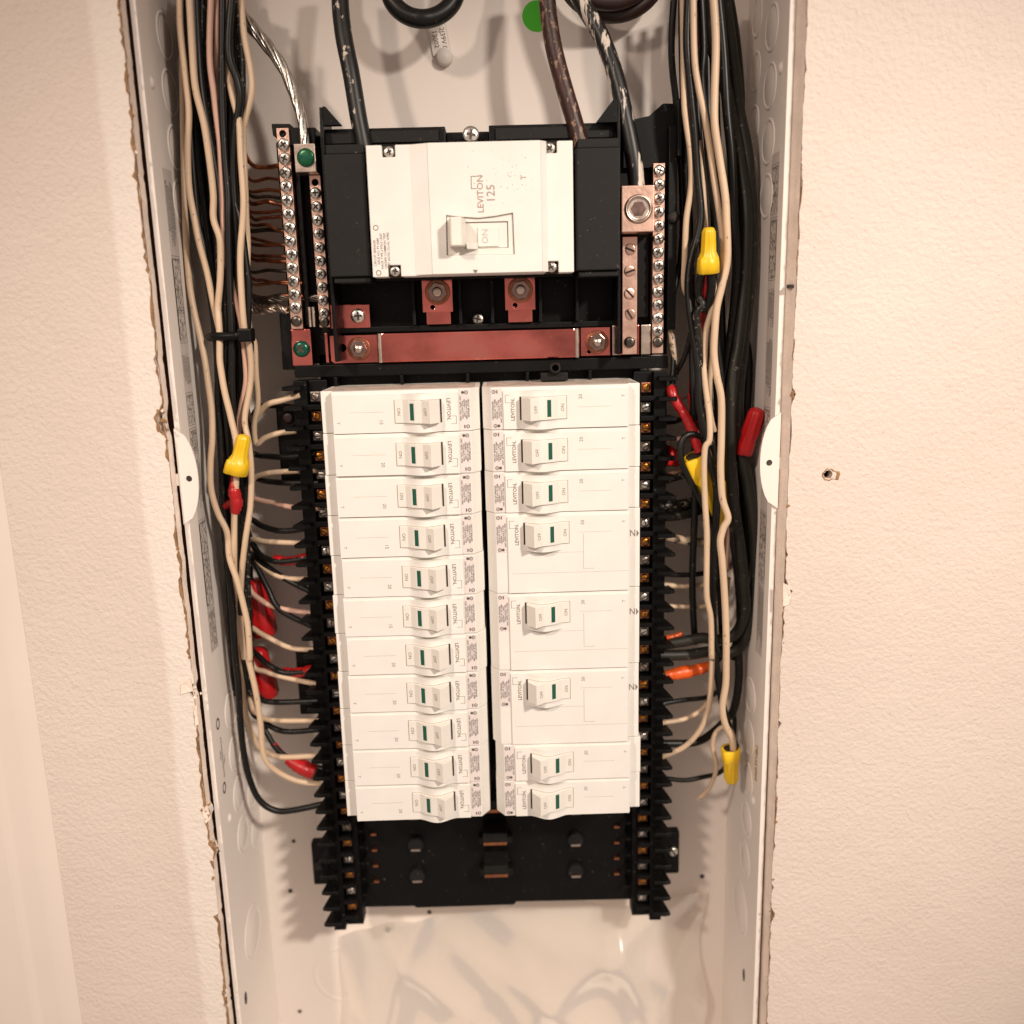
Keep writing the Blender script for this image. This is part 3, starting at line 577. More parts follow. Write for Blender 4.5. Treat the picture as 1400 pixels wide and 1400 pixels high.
# raised centre, ramping at both sides, with the toggle window cut through
local(MB().prism(rect(-25, 39, 65.6, 137.3), 9, 12.95, holes=[win]), 'raised_face', 'plastic_white', mbk, .5)
for x0, x1 in ((-25.05, -35), (39.05, 42.5)): local(MB().prism([(x0, 9.3), (x0, 12.9), (x1, 12.9)], 65.7, 137.2, 'z'), 'ramp', 'plastic_white', mbk)
inner = rect(-5.5, 19.6, 79.5, 94.2)
local(MB().prism([(x * .985 + .05, z * .985 + 1.3) for x, z in win], 10.6, 12.9, holes=[inner]), 'window_frame', 'handle_white', mbk, .35)
local(MB().box(-5.0, 19.1, 11.8, 12.9, 79.9, 93.8), 'window_floor', 'handle_white', mbk); local(MB().box(2, 14, 10.9, 11.7, 80.5, 91.5), 'toggle_flag', 'plastic_white', mbk, .3)
local(MB().prism([(-14.6, 10.5), (-13.4, -1.6), (-12.6, -2.8), (-7.8, -2.8), (-6.6, -1.8), (-4.6, 10.5)], 80.5, 96, 'z'), 'toggle', 'handle_white', mbk, .6)
local(MB().prism([(-4.4, 10.5), (-4.4, 4), (.5, 8.5), (2, 10.5)], 79, 82.5, 'z'), 'toggle_foot', 'handle_white', mbk, .4)
mb = MB(); put_text(mb, 'ON', 5.2, 6.3, 86.2, math.pi / 2, 10.8); local(mb, 'position_lettering', 'groove', mbk)
mb = MB(); put_text(mb, 'LEVITON', 5.0, 4.4, 109.2, math.pi / 2, 8.92, .05, 1.02); local(mb, 'brand_lettering', 'ink_tan', mbk)
mb = MB(); put_text(mb, '125', 6.8, 10.4, 109.3, math.pi / 2, 8.92, .03); put_text(mb, 'T', 4.6, 29.2, 117.6, math.pi / 2, 8.92); put_text(mb, '.', 5, 3.2, 119.4, math.pi / 2, 8.92)
local(mb, 'rating_number', 'ink_tan', mbk)
mb = MB()
for a in (rect(-.9, -.5, 112, 118.8), rect(-.9, 2.4, 118.6, 119), rect(-.9, 2.4, 112, 112.4)): mb.prism(a, 8.9, 9.0)
local(mb, 'emblem', 'ink_grey', mbk)
mb = MB()
for i, L_ in enumerate(('CIRCUIT BREAKER', 'ISSUE NO. PT-0080', 'HACR TYPE 2 POLE UNIT', '120/240V COMMON TRIP', 'UNIT 60/75C CU-AL WIRE')): put_text(mb, L_, 1.9, -58 + 2.0 * i, 79.5 - (0 if i else 1), math.pi / 2, 12.92, .02, .95)
for c_ in ((-56.5, 67.4), (-56.8, 92.6)): mb.prism(disc(c_[0], c_[1], 1.6, 16), 12.9, 12.98, holes=[disc(c_[0], c_[1], 1.15, 16)])
mb.prism([(-1.5, 67.6), (1.5, 67.6), (.6, 66), (-.6, 66)], 8.9, 8.98)
local(mb, 'printed_text', 'ink_grey', mbk)
for x0, x1 in ((-85.5, -61.8), (59.4, 85.2)):
    local(MB().box(x0, x1, 18, 57, 66, 134), 'lug_cover', 'plastic_charcoal', mbk, .8); local(MB().box(x0 + 1.5, x1 - .6, 20.5, 57, 134.3, 139.5), 'cover_lip', 'plastic_charcoal', mbk, .6); local(MB().box(x0 + 1.5, x1 - .6, 20.5, 57, 62.5, 65.7), 'cover_lip', 'plastic_charcoal', mbk, .6)
# dirt flecks on the cover
mb = MB()
for i in range(46):
    x, z = random.gauss(22, 9), random.gauss(116, 9)
    if -24 < x < 38 and 100 < z < 136: mb.prism(disc(x, z, random.uniform(.12, .3), 5), 8.93, 8.99)
local(mb, 'dirt_fleck', 'ink_grey', mbk)['kind'] = 'stuff'

# ------------------------------------------------------------------ branch breakers
HW = 12.56
def hump(u):
    if u < 48 or u > 73: return 3.0
    return 3.0 - 5.2 * (0.5 - 0.5 * math.cos(2 * math.pi * (u - 48) / 25)) ** 0.85
HP = [(44.6, 2.3), (49.5, 1.9), (53, -0.8), (57, -2.9), (61, -4.0), (66.2, -8.2), (71.4, -1.6)]
def hprof(u):
    for (a, b), (c_, d) in zip(HP, HP[1:]):
        if a <= u <= c_: return b + (d - b) * (u - a) / (c_ - a)
    return HP[0][1] if u < HP[0][0] else HP[-1][1]
_bm = {}
def breaker_meshes(z0, z1, tagk):
    if tagk in _bm: return _bm[tagk]
    lo, hi = (z0 + .25, z1 - 2.0) if tagk == 's' else (z0 + 2.0, z1 - .25)
    d = {}
    # lower body with chamfered inner end
    prof = [(0, 10.4), (6.9, 10.4), (7.4, 4.2), (82.3, 4.2), (89.3, 4.2), (94.6, 12), (94.6, 52), (80, 58), (8, 58), (0, 50)]
    d['body'] = MB().prism(prof, z0, z1, 'z').mesh('body', 'plastic_white', .45, 2)
    # raised face plate; handle collar bulges forward only in the handle's own pole
    us = [7.9] + [48 + i * 25 / 22 for i in range(23)] + [82.0]
    face = [(u, hump(u)) for u in us] + [(82.0, 4.15), (7.9, 4.15)]
    if tagk[0] == 's':
        d['face'] = MB().prism(face, lo, hi, 'z').mesh('face_plate', 'plastic_white', .3, 2)
    else:
        m = MB().prism([(7.9, 3.0), (82, 3.0), (82, 4.15), (7.9, 4.15)], lo, hi, 'z')
        m.prism([(u, hump(u)) for u in us[1:-1]] + [(73, 3.2), (48, 3.2)], -HW + 2.0, HW - 1.6, 'z')
        d['face'] = m.mesh('face_plate', 'plastic_white', .2, 1)
    d['slot'] = MB().prism([(u, min(hump(u), 3.0) - .07) for u in [44.3, 48] + [48 + i * 25 / 16 for i in range(1, 16)] + [72.4]] + [(72.4, 3.4), (44.3, 3.4)], -6.95, 6.95, 'z').mesh('handle_slot', 'slot_brown')
    d['send'] = MB().box(71.45, 72.3, hump(71.9) - .3, 3.4, -6.8, 6.8).mesh('slot_end', 'gap_dark')
    d['handle'] = MB().prism(HP + [(71.4, 3.6), (44.6, 3.6)], -6.75, 6.75, 'z').mesh('handle', 'handle_white', .35, 2)
    m = MB(); g = lambda u: hprof(u) - .05
    m.add([(53.9, g(53.9), -5), (56.3, g(56.3), -5), (56.3, g(56.3), 5), (53.9, g(53.9), 5)], [(0, 1, 2, 3)]); d['ind'] = m.mesh('on_indicator', 'indicator_green')
    m = MB(); put_text(m, 'ON', 2.9, 46.9, 0, CW, lambda u: hprof(u) - .05, .012); put_text(m, 'OFF', 2.7, 63.0, .2, CW, lambda u: hprof(u) - .06, .0); d['pos'] = m.mesh('position_lettering', 'ink_grey')
    m = MB(); put_text(m, 'LEVITON.', 3.15, 76.4, .6, CW, 2.94, .06, 1.0); d['brand'] = m.mesh('brand_lettering', 'ink_grey')
    m = MB()
    for a in (rect(80.7, 80.95, -8, -3.4), rect(77.8, 80.9, -3.5, -3.3), rect(77.8, 80.9, -8.1, -7.9)): m.prism(a, 2.92, 2.98)
    d['emblem'] = m.mesh('emblem', 'ink_grey')
    d['sticker'] = MB().box(82.7, 88.9, 4.05, 4.16, -HW + .6, HW - .6).mesh('label_sticker', 'sticker')
    m = MB()
    for i, (L_, w_) in enumerate((('UNIT. 60/75C CU/AL WIRE', .95), ('POLE HACR TYPE', 1), ('120/240V ~ 1 UNIT', 1), ('ISSUE NO. RT-5080', 1), ('CIRCUIT BREAKER', 1))):
        put_text(m, L_, 1.35, 83.4 + 1.2 * i, 1.0 - (1 if i % 2 else 0), CW, 3.98, .03, w_)
    for uu, zz in ((87, 10.2), (87.6, -10)): m.prism(disc(uu, zz, 1.15, 14), 3.96, 4.0, holes=[disc(uu, zz, .75, 14)]); put_text(m, 'u', 1.3, uu, zz, CW, 3.98, .04)
    m.prism(disc(85, 10.2, .9, 10), 3.96, 4.0); m.prism(rect(85.3, 86.0, -11, -9), 3.96, 4.0)
    d['stext'] = m.mesh('printed_text', 'ink')
    m = MB(); put_text(m, 'T', 2.6, 10.8, -6, CW, 2.94, .0); d['test'] = m.mesh('test_mark', 'ink_grey')
    m = MB().box(18, 38, 2.96, 3.05, -.1, .1); 
    if tagk == 'd':
        m.box(35.7, 36.0, 2.95, 3.05, 1, 23); m.box(29, 36, 2.95, 3.05, 23, 23.25); m.box(36.1, 70, 2.96, 3.05, 12.4, 12.6); m.box(8, 80, 2.96, 3.05, 25.2, 25.4)
    d['line'] = m.mesh('moulding_line', 'groove')
    if tagk == 'd':
        m = MB(); put_text(m, 'N', 6.0, 4.5, 3.6, math.pi, 10.3, .0, .85); m.prism([(2.1, 5.9), (2.1, 1.3), (.5, 3.6)], 10.28, 10.36); d['pole'] = m.mesh('pole_mark', 'ink_grey')
    _bm[tagk] = d; return d
def breaker(col, row, rating, kind, label, dx=0, dy=0):
    d = breaker_meshes(-HW, HW if kind == 's' else HW + 25.4, kind + ('r' if col == 'R' and kind == 's' else ''))
    x = (-95.6 if col == 'L' else 96.6) + dx; rot = (0, 0, 0) if col == 'L' else (0, math.pi, 0)
    t = thing('branch_breaker', label, 'breaker', (x, dy, -12.7 - 25.4 * row), 'branch breakers', (random.uniform(-.004, .004), rot[1], random.uniform(-.006, .006)))
    for nm, k in (('body', 'body'), ('face_plate', 'face'), ('brand_lettering', 'brand'), ('emblem', 'emblem'), ('test_mark', 'test'), ('moulding_line', 'line')): link(nm, d[k], t)
    hs = link('handle_slot', d['slot'], t); link('slot_end', d['send'], hs)
    h = link('handle', d['handle'], t); link('on_indicator', d['ind'], h); link('position_lettering', d['pos'], h)
    s_ = link('label_sticker', d['sticker'], t); link('printed_text', d['stext'], s_)
    k = 'r' + rating
    if k not in _bm: m = MB(); put_text(m, rating, 3.0, 36.2, -6, CW, 2.94, .0); _bm[k] = m.mesh('rating_number', 'ink_grey')
    link('rating_number', _bm[k], t)
    if 'pole' in d: link('pole_mark', d['pole'], t)
    if row == 0:
        zt_ = HW + .04 if col == 'L' else -HW - .04
        MB().add([(1.5, 13, zt_), (92, 15, zt_), (92, 51, zt_), (3, 51, zt_)], [(0, 1, 2, 3)]).build('dust_film', 'dust', t)
for i, r in enumerate(['15', '20', '20', '15', '20', '15', '20', '20', '20', '20', '20']):
    where = 'topmost' if i == 0 else ('bottom' if i == 10 else ORD[i] + ' from top')
    breaker('L', i, r, 's', f'white single breaker rated {r}, {where} in the left column', .4 - .13 * i + random.uniform(-.4, .4), random.uniform(-.45, .45))
for i, (row, r, k) in enumerate([(0, '20', 's'), (1, '20', 's'), (2, '20', 's'), (3, '50', 'd'), (5, '30', 'd'), (7, '50', 'd'), (9, '20', 's'), (10, '20', 's')]):
    if k == 's': lb = 'white single breaker rated 20, ' + {0: 'topmost in the right column', 1: 'second from top in right column', 2: 'just above the wide breakers in right column', 9: 'just below the wide breakers in right column', 10: 'bottom of the right column'}[row]
    else: lb = {3: 'upper', 5: 'middle', 7: 'lower'}[row] + f' of three wide double pole breakers in the right column'
    breaker('R', row, r, k, lb, (.9 if row > 8 else -.2) + random.uniform(-.4, .4), random.uniform(-.45, .45))

# ------------------------------------------------------------------ wires (traced paths, each with its own depth)
K = 4.6667
def tr(ox, oy, *pts, k=K): return [(ox + a / k, oy + b / k) for a, b in pts]
def path(px, Y):               # Y: one depth, or a list of depths spread along the path
    if not isinstance(Y, (list, tuple)): Y = [Y]
    out = []; n = len(px)
    for i, (u, v) in enumerate(px):
        t = i / (n - 1) * (len(Y) - 1); a = int(min(t, len(Y) - 1)); b = min(a + 1, len(Y) - 1)
        out.append(at(u, v, Y[a] + (Y[b] - Y[a]) * (t - a)))
    return out
def wire(label, m, r, px, Y, group=None, name='wire', n=10, sub=5, cat='wire', parent=None, wob=0, bend=0.0, rfun=None):
    P = path(px, Y); r = r * (1.16 if name == 'wire' and r < 4 else 1)
    if name == 'wire' and r < 4 and not bend: bend = 0.4
    if bend: P = [p + Vector((random.uniform(-bend, bend), random.uniform(-bend, bend), random.uniform(-bend, bend))) if 0 < i < len(P) - 1 else p for i, p in enumerate(P)]
    if parent:
        o = MB().tube(P, r, n, sub, wob, rfun).build(name, m, parent); o.location = -parent.location; return o
    c0 = P[-1]; mb = MB().tube([p - c0 for p in P], r, n, sub, wob, rfun)
    o = mb.build(name, m, None, loc=c0); return tag(o, label, cat, group)
GL, GR = 'wires bundled down the left side', 'wires bundled down the right side'
# left bundle, front wires
L1 = tr(150, 0, (447, -120), (445, 160), (480, 450), (500, 700), (495, 950), (510, 1200), (540, 1400)) + tr(150, 300, (575, 150), (620, 330), (655, 500)) + [(300, 452), (303, 480), (303, 540), (306, 620)]
wire('cream wire at the outer left edge of the left bundle near the top', 'wire_white', 1.65, L1, [32, 30, 30, 34, 52], GL)
L2 = tr(150, 0, (503, -120), (520, 300), (550, 560), (600, 800), (640, 1050), (665, 1250), (665, 1400)) + tr(150, 300, (700, 120), (710, 250), (708, 400), (690, 560)) + [(299, 437), (301, 460), (301, 491), (304, 513), (308, 537), (316, 573), (323, 610), (322, 660), (321, 703), (320, 750), (321, 782), (328, 836), (326, 870)] + tr(150, 850, (815, 200), (840, 400), (870, 600), (940, 780), (1000, 835), (1100, 860), (1330, 855))
wire('long cream wire running through the cable tie down to the lower left rail', 'wire_white', 1.7, L2, [27, 27, 29, 29, 30, 27, 26, 26, 30, 42, 50, 56, 48], GL)
LA = [(249, -30), (251, 150), (254, 300)] + tr(230, 380, (205, 0), (240, 300), (300, 560), (350, 800), (380, 1000), (415, 1250), k=7) + tr(150, 600, (652, 0), (640, 150), (650, 320), (690, 470), (750, 600), (765, 760), (810, 900), (850, 1050), (880, 1200), (890, 1400)) + tr(150, 850, (890, 250), (930, 450), (960, 650), (985, 850), (1060, 950), (1200, 1020), (1345, 1035))
wire('cream wire left of the cable tie that curves down to lowest left terminals', 'wire_white', 1.7, LA, [46, 42, 34, 30, 28, 28, 32, 38, 48], GL)
LD = tr(150, 0, (650, -120), (640, 350), (665, 600), (690, 800), (705, 950), (718, 1300)) + tr(150, 300, (735, 200), (800, 480), (838, 660)) + [(332, 467), (336, 494), (336, 523), (330, 558), (325, 600)]
wire('pinkish wire in the middle of the left bundle passing the cable tie', 'wire_pink', 1.6, LD, [36, 34, 34, 32, 34, 40], GL)
wire('short stretch of pinkish wire at the top of the left bundle', 'wire_pink', 1.6, tr(150, 0, (688, -120), (690, 200), (680, 450), (690, 560), (700, 760)), [40, 38, 46, 60], GL)
LE = tr(150, 0, (738, -120), (738, 250), (750, 450), (790, 620), (825, 780), (835, 1000), (850, 1250)) + [(332, 300), (329, 343), (330, 386), (334, 450), (341, 470), (343, 501), (341, 530), (334, 573), (340, 605), (344, 643), (343, 692), (336, 739), (330, 793), (329, 850), (334, 900)]
wire('cream wire at the right of the left bundle passing the upper cable tie', 'wire_white', 1.65, LE, [44, 34, 28, 26, 28, 34, 30, 32, 46], GL)
LW = tr(150, 0, (832, -120), (855, 200), (895, 450), (900, 600), (862, 780), (850, 900), (860, 1100), (872, 1400)) + [(338, 338), (338, 400), (341, 455), (347, 470), (350, 509), (352, 549), (348, 580), (350, 606), (362, 598), (385, 591), (425, 588)]
wire('cream wire bowing out to the right near the top of the left bundle', 'wire_white', 1.6, LW, [36, 34, 38, 40, 44, 56, 52], GL)
wire('short cream wire peeling off toward the topmost left terminal', 'wire_white', 1.7, [(333, 500), (338, 560), (345, 572), (365, 553), (385, 547), (410, 540)], [62, 58, 46, 48], GL)
BK = [tr(150, 0, (478, -120), (490, 250), (508, 600), (530, 1000), (560, 1400)) + [(278, 340), (286, 390), (292, 440), (296, 480), (300, 560), (305, 650), (309, 740), (318, 830), (321, 900)] + tr(150, 850, (825, 400), (840, 700), (880, 950), (950, 1130), (1060, 1205), (1200, 1195), (1370, 1160)),
      tr(150, 0, (545, -120), (560, 300), (590, 600), (640, 900), (690, 1200), (705, 1400)) + [(309, 340), (308, 400), (310, 458), (308, 520), (312, 600), (316, 700), (322, 800)],
      tr(150, 0, (590, -120), (585, 300), (620, 650), (665, 900), (690, 1150), (690, 1400)) + [(300, 350), (303, 410), (306, 458), (302, 540), (308, 640)],
      tr(150, 0, (722, -120), (715, 300), (720, 650), (735, 1000), (752, 1250)) + [(312, 300), (314, 380), (318, 458), (316, 540), (322, 640), (326, 740), (330, 840)],
      tr(150, 0, (790, -120), (762, 200), (762, 370), (815, 520), (828, 640), (800, 850), (790, 1100), (805, 1400)) + [(324, 340), (325, 400), (326, 458), (330, 520), (326, 600), (332, 700)],
      tr(150, 0, (770, 250), (780, 500), (770, 900), (800, 1250)) + tr(150, 300, (832, 0), (870, 250), (890, 450), (880, 690)) + [(342, 475), (336, 540), (338, 600), (340, 660)]]
BL = ['black wire on the outer left of the left bundle looping to the lowest terminal', 'thick dark wire second from the left in the left bundle', 'dusty black wire in the middle of the left bundle', 'black wire right of the pinkish wires in the left bundle', 'black wire bulging out to the right near the top left', 'black wire at the right side of the left bundle entering the cable tie']
for i, (p, l) in enumerate(zip(BK, BL)): wire(l, 'wire_dusty' if i == 2 else 'wire_black', [1.9, 2.3, 1.9, 1.9, 1.9, 1.8][i], p, [[38, 38, 36, 34, 36, 44, 50], [36, 34, 35, 34, 42], [42, 40, 38, 34, 44], [33, 33, 31, 30, 38], [31, 30, 33, 35, 46], [48, 36, 30, 30, 36, 48]][i], GL)
random.seed(21)
FL = ['at the back', 'behind the pinkish wires', 'against the left wall', 'behind the cable tie', 'under the yellow connector', 'behind the outer cream wire', 'next to the copper grounds', 'deep in the middle', 'just left of the tie head', 'beside the dusty wire']
for i, l in enumerate(FL):
    o = -36 + 7.6 * i
    P_ = [(291 + o + random.uniform(-3, 3), -30), (296 + o + random.uniform(-3, 3), 90), (301 + o * .92, 190), (309 + o * .75, 300), (315 + o * .55, 390), (317 + o * .42, 458), (316 + o * .46, 530), (318 + o * .46, 620), (322 + o * .42, 710), (326 + o * .38, 800), (330 + o * .34, 880), (334 + o * .3, 950)]
    wire(f'black wire of the left bundle running {l}', 'wire_dusty' if i in (3, 9) else 'wire_black', 2.1, P_[:12 - (i % 3)], [50 + (i * 5) % 14, 48 + (i * 7) % 12, 44, 46 + (i * 3) % 10, 52, 60], GL, bend=.7)
# wires that leave the left bundle and enter the rail, built from the top down
def lead(o, py): 
    P = [(292 + o, -30), (300 + o * .95, 130), (312 + o * .8, 300), (320 + o * .45, 458)]
    for y, x in ((560, 321), (650, 326), (740, 329), (830, 333), (920, 338)):
        if y < py - 45: P.append((x + o * .35, y))
    return P
br = [('black', [(335, 605), (345, 570), (360, 556), (400, 557), (428, 560)]), ('black', [(338, 612), (350, 621), (368, 624), (395, 624), (432, 620)]),
      ('cream', [(338, 655), (352, 651), (375, 646), (432, 643)]), ('black', [(340, 645), (352, 654), (368, 659), (395, 661), (436, 660)]),
      ('pink', [(340, 672), (352, 682), (375, 688), (400, 694), (436, 695)]), ('black', [(338, 700), (347, 713), (362, 722), (390, 725), (436, 719)]),
      ('cream', [(340, 728), (352, 738), (380, 742), (436, 743)]), ('black', [(338, 725), (347, 745), (360, 760), (385, 767), (437, 760)]),
      ('cream', [(337, 735), (343, 748), (355, 770), (375, 785), (400, 791), (438, 791)]), ('black', [(336, 738), (346, 757), (372, 780), (400, 796), (438, 815)]),
      ('black', [(336, 752), (348, 770), (365, 803), (385, 835), (440, 862)]), ('pink', [(340, 800), (358, 820), (385, 832), (440, 840)]),
      ('cream', [(336, 845), (348, 860), (370, 873), (400, 886), (441, 888)]), ('black', [(340, 880), (355, 897), (372, 912), (395, 920), (441, 915)]),
      ('cream', [(345, 905), (365, 918), (390, 927), (442, 937)]), ('black', [(340, 930), (352, 951), (372, 961), (442, 958)]),
      ('cream', [(342, 955), (353, 976), (375, 984), (442, 985)]), ('black', [(342, 960), (356, 984), (374, 996), (395, 1000), (443, 997)]),
      ('black', [(340, 950), (352, 975), (366, 1003), (380, 1025), (400, 1040), (443, 1052)])]
cnt = {}
lw = []
offs = [-30, 18, -8, 26, -18, 8, 30, -26, 0, 14, -12, 22, -4, -22, 10, 4, -15, 28, -34]
for i, (c, p) in enumerate(br):
    cnt[c] = cnt.get(c, 0) + 1
    lab = f'{c} wire bending into the left rail, {ORD[cnt[c]-1]} {c} one from the top'
    full = lead(offs[i], p[0][1]) + p
    lw.append(wire(lab, {'black': 'wire_black', 'cream': 'wire_white', 'pink': 'wire_pink'}[c], 1.75 if c == 'black' else 1.55, full, [58 + (i * 7) % 26, 56 + (i * 5) % 24, 46 + (i * 5) % 14, 58 + (i * 3) % 18, 66, 56, 49], GL, bend=.5))
def tape(par, px, Y, r, m='tape_red', name='tape', rfun=None): return wire('', m, r, px, Y, name=name, parent=par, wob=.10, rfun=rfun, sub=6)
tape(lw[7], [(376, 765), (395, 767), (421, 762)], [57, 54, 52], 3.3)
tape(lw[13], [(388, 919), (405, 920), (428, 916)], [57, 54, 51], 3.6)
tape(lw[18], [(374, 1017), (384, 1030), (391, 1036)], [57, 55], 2.3); tape(lw[18], [(393, 1038), (412, 1048), (431, 1057)], [53, 48], 5.2, rfun=lambda t: 3.4 + 2.6 * math.sin(t * 2.6))
# bare copper grounds into the left bar
gl = [(226, 226), (245, 245), (261, 260), (268, 271), (276, 279), (288, 289), (296, 296), (307, 315), (315, 316), (324, 335), (334, 334), (349, 351), (356, 357), (373, 371), (381, 387), (388, 386), (405, 404)]
for i, (a, b) in enumerate(gl):
    wire(f'bare copper ground wire into the far left bar, {ORD[i]} from the top', ['copper_wire', 'copper_dull', 'copper_wire', 'zinc_dark', 'copper_dull'][i % 5], .95 if i % 4 else 1.2, [(300 + (i * 13) % 30, -30), (322, 120), (326 + random.uniform(-3, 3), max(150, a - 70)), (331, a - 20 + random.uniform(-6, 4)), (342 + random.uniform(-3, 4), a + random.uniform(-3, 3)), (362 + random.uniform(-6, 6), a + random.uniform(-3, 3) + (b - a) * .4), (382, b), (394 + i * 1.3, b + 1)], [60, 66, 76, 72 + random.uniform(-6, 6), 64 + random.uniform(-8, 6), 55, 50], 'bare copper ground wires', n=8)
def rope(label, px, Y, r, n, m='tin', turns=5):
    P = path(px, Y); t = thing('stranded_wire', label, 'stranded wire', P[-1], None)
    mbb = MB(); base_ = [p - P[-1] for p in P]
    # sample the axis
    ax = []; e = [base_[0] * 2 - base_[1]] + base_ + [base_[-1] * 2 - base_[-2]]
    for i in range(1, len(e) - 2):
        for k in range(14):
            q = k / 14; a, b, c, d = e[i - 1], e[i], e[i + 1], e[i + 2]
            ax.append(0.5 * ((2 * b) + (c - a) * q + (2 * a - 5 * b + 4 * c - d) * q * q + (3 * b - a - 3 * c + d) * q ** 3))
    u = (ax[1] - ax[0]).orthogonal().normalized()
    for s_ in range(n):
        pts = []; uu = u
        for i, p in enumerate(ax):
            T = (ax[min(i + 1, len(ax) - 1)] - ax[max(0, i - 1)]).normalized(); uu = (uu - T * uu.dot(T)).normalized(); w_ = T.cross(uu)
            a = 2 * math.pi * (s_ / n + turns * i / len(ax)); pts.append(p + (uu * math.cos(a) + w_ * math.sin(a)) * r * .62 * (1 + .3 * math.sin(i * .17 + s_ * 2.1)))
        MB().tube(pts, r * .40, 6, 2).build('strand', m, t)
    return t
rope('bright stranded ground wire dropping into the green screw lug', [(300, -30), (322, 8), (338, 30), (365, 62), (388, 95), (404, 135), (413, 165), (419, 205), (420, 225)], [70, 66, 60, 56, 52, 46, 44], 3.5, 6, 'zinc', 1.8)
rope('dull stranded ground wire entering the bottom of the far left bar', [(318, 330), (330, 390), (343, 418), (360, 424), (378, 420), (396, 424)], [74, 66, 58, 52], 2.9, 6, 'tin', 3)
rope('dark stranded wire just above the lower left stranded wire', [(322, 330), (333, 385), (345, 407), (365, 411), (384, 407), (440, 408)], [80, 72, 60, 54, 54], 2.4, 6, 'zinc_dark', 3)
# cable tie
ct = thing('cable_tie', 'black cable tie cinching the left wire bundle', 'cable tie', at(320, 458, 40))
p0, p1 = at(291, 460, 26), at(330, 459, 25)
local(MB().tube([at(288, 461, 60), at(287, 461, 40), at(293, 460, 28.5), at(310, 460, 25), at(328, 459, 26), at(338, 459, 36), at(339, 460, 60)], 2.6, 8, 5), 'strap', 'plastic_black', ct)
q = at(337, 458, 27); local(MB().box(q.x - 4.2, q.x + 4.2, 22, 32, q.z - 4.0, q.z + 4.0), 'head', 'plastic_black', ct, 1.2)

# ---- right bundle
RW1 = tr(850, 0, (388, -120), (395, 300), (395, 650), (410, 800), (440, 1000), (440, 1200), (412, 1400)) + tr(850, 300, (405, 250), (398, 420), (430, 500), (465, 610), (510, 700), (525, 850), (525, 1000), (545, 1200)) + [(972, 620), (970, 690), (968, 760)]
wire('cream wire at the left edge of the right bundle beside the frame', 'wire_white', 1.6, RW1, [36, 34, 36, 40, 52, 44, 40, 46], GR)
RW2 = tr(850, 0, (455, -120), (465, 350), (490, 550), (520, 720), (560, 920), (590, 1150), (630, 1400)) + tr(850, 300, (650, 150), (645, 320), (612, 480), (570, 590), (540, 720), (530, 900), (530, 1000), (555, 1250), (560, 1400)) + tr(850, 600, (530, 60), (525, 200), (530, 400), (545, 600), (540, 800), (545, 1000), (570, 1150), (570, 1400)) + tr(850, 850, (575, 200), (568, 450), (540, 580), (490, 700), (400, 800), (260, 862))
wire('cream wire running the length of the right bundle to lower right terminals', 'wire_white', 1.65, RW2, [30, 28, 26, 26, 28, 28, 24, 24, 26, 30, 34, 40, 50], GR)
RW3 = tr(850, 0, (578, -120), (600, 250), (593, 600), (595, 800), (620, 1000), (660, 1250), (672, 1400)) + tr(850, 300, (675, 250), (640, 430), (608, 560), (590, 700), (590, 850), (610, 1000), (635, 1150), (638, 1400)) + tr(850, 600, (627, 200), (640, 380), (676, 500), (650, 570), (625, 650), (640, 780), (655, 950), (665, 1150), (668, 1300)) + tr(850, 850, (670, 250), (660, 400), (645, 550), (660, 660), (700, 745), (712, 815))
wire('thick cream wire with a kink ending in the lowest yellow connector', 'wire_white', 1.95, RW3, [24, 22, 22, 22, 23, 22, 20, 22, 24, 26, 30], GR)
wire('tan wire half hidden between the cream wires of the right bundle', 'wire_white', 1.5, tr(850, 0, (500, 900), (520, 1150), (535, 1400)) + tr(850, 300, (545, 150), (600, 560), (575, 850), (560, 1100), (570, 1250), (590, 1350)), [44, 40, 36, 34, 40], GR)
wire('orange tan wire curling behind the kinked cream wire', 'wire_pink', 1.5, [(993, 560), (996, 640), (994, 735), (993, 775), (1003, 768), (1018, 745), (1022, 700)], [46, 44, 48, 60, 70], GR)
SP = tr(850, 0, (340, -120), (322, 250), (322, 450), (350, 660), (375, 1000), (387, 1400)) + tr(850, 300, (380, 250), (340, 430), (305, 600), (310, 720), (325, 800))
spl = wire('black wire left of the right bundle turning paint splattered and red taped', 'wire_black', 1.8, SP + tr(850, 300, (335, 900), (322, 1050)), [40, 46, 56, 60, 56, 52, 46], GR)
wire('', 'wire_speckled', 2.1, tr(850, 300, (312, 700), (325, 800), (335, 900), (322, 1060)), [53, 50, 47], name='splattered_end', parent=spl)
TAPE1 = [(918, 529), (922, 545), (934, 563), (944, 583), (950, 600), (957, 618)]
tape(spl, TAPE1, [46, 40, 36, 34], 3.3)
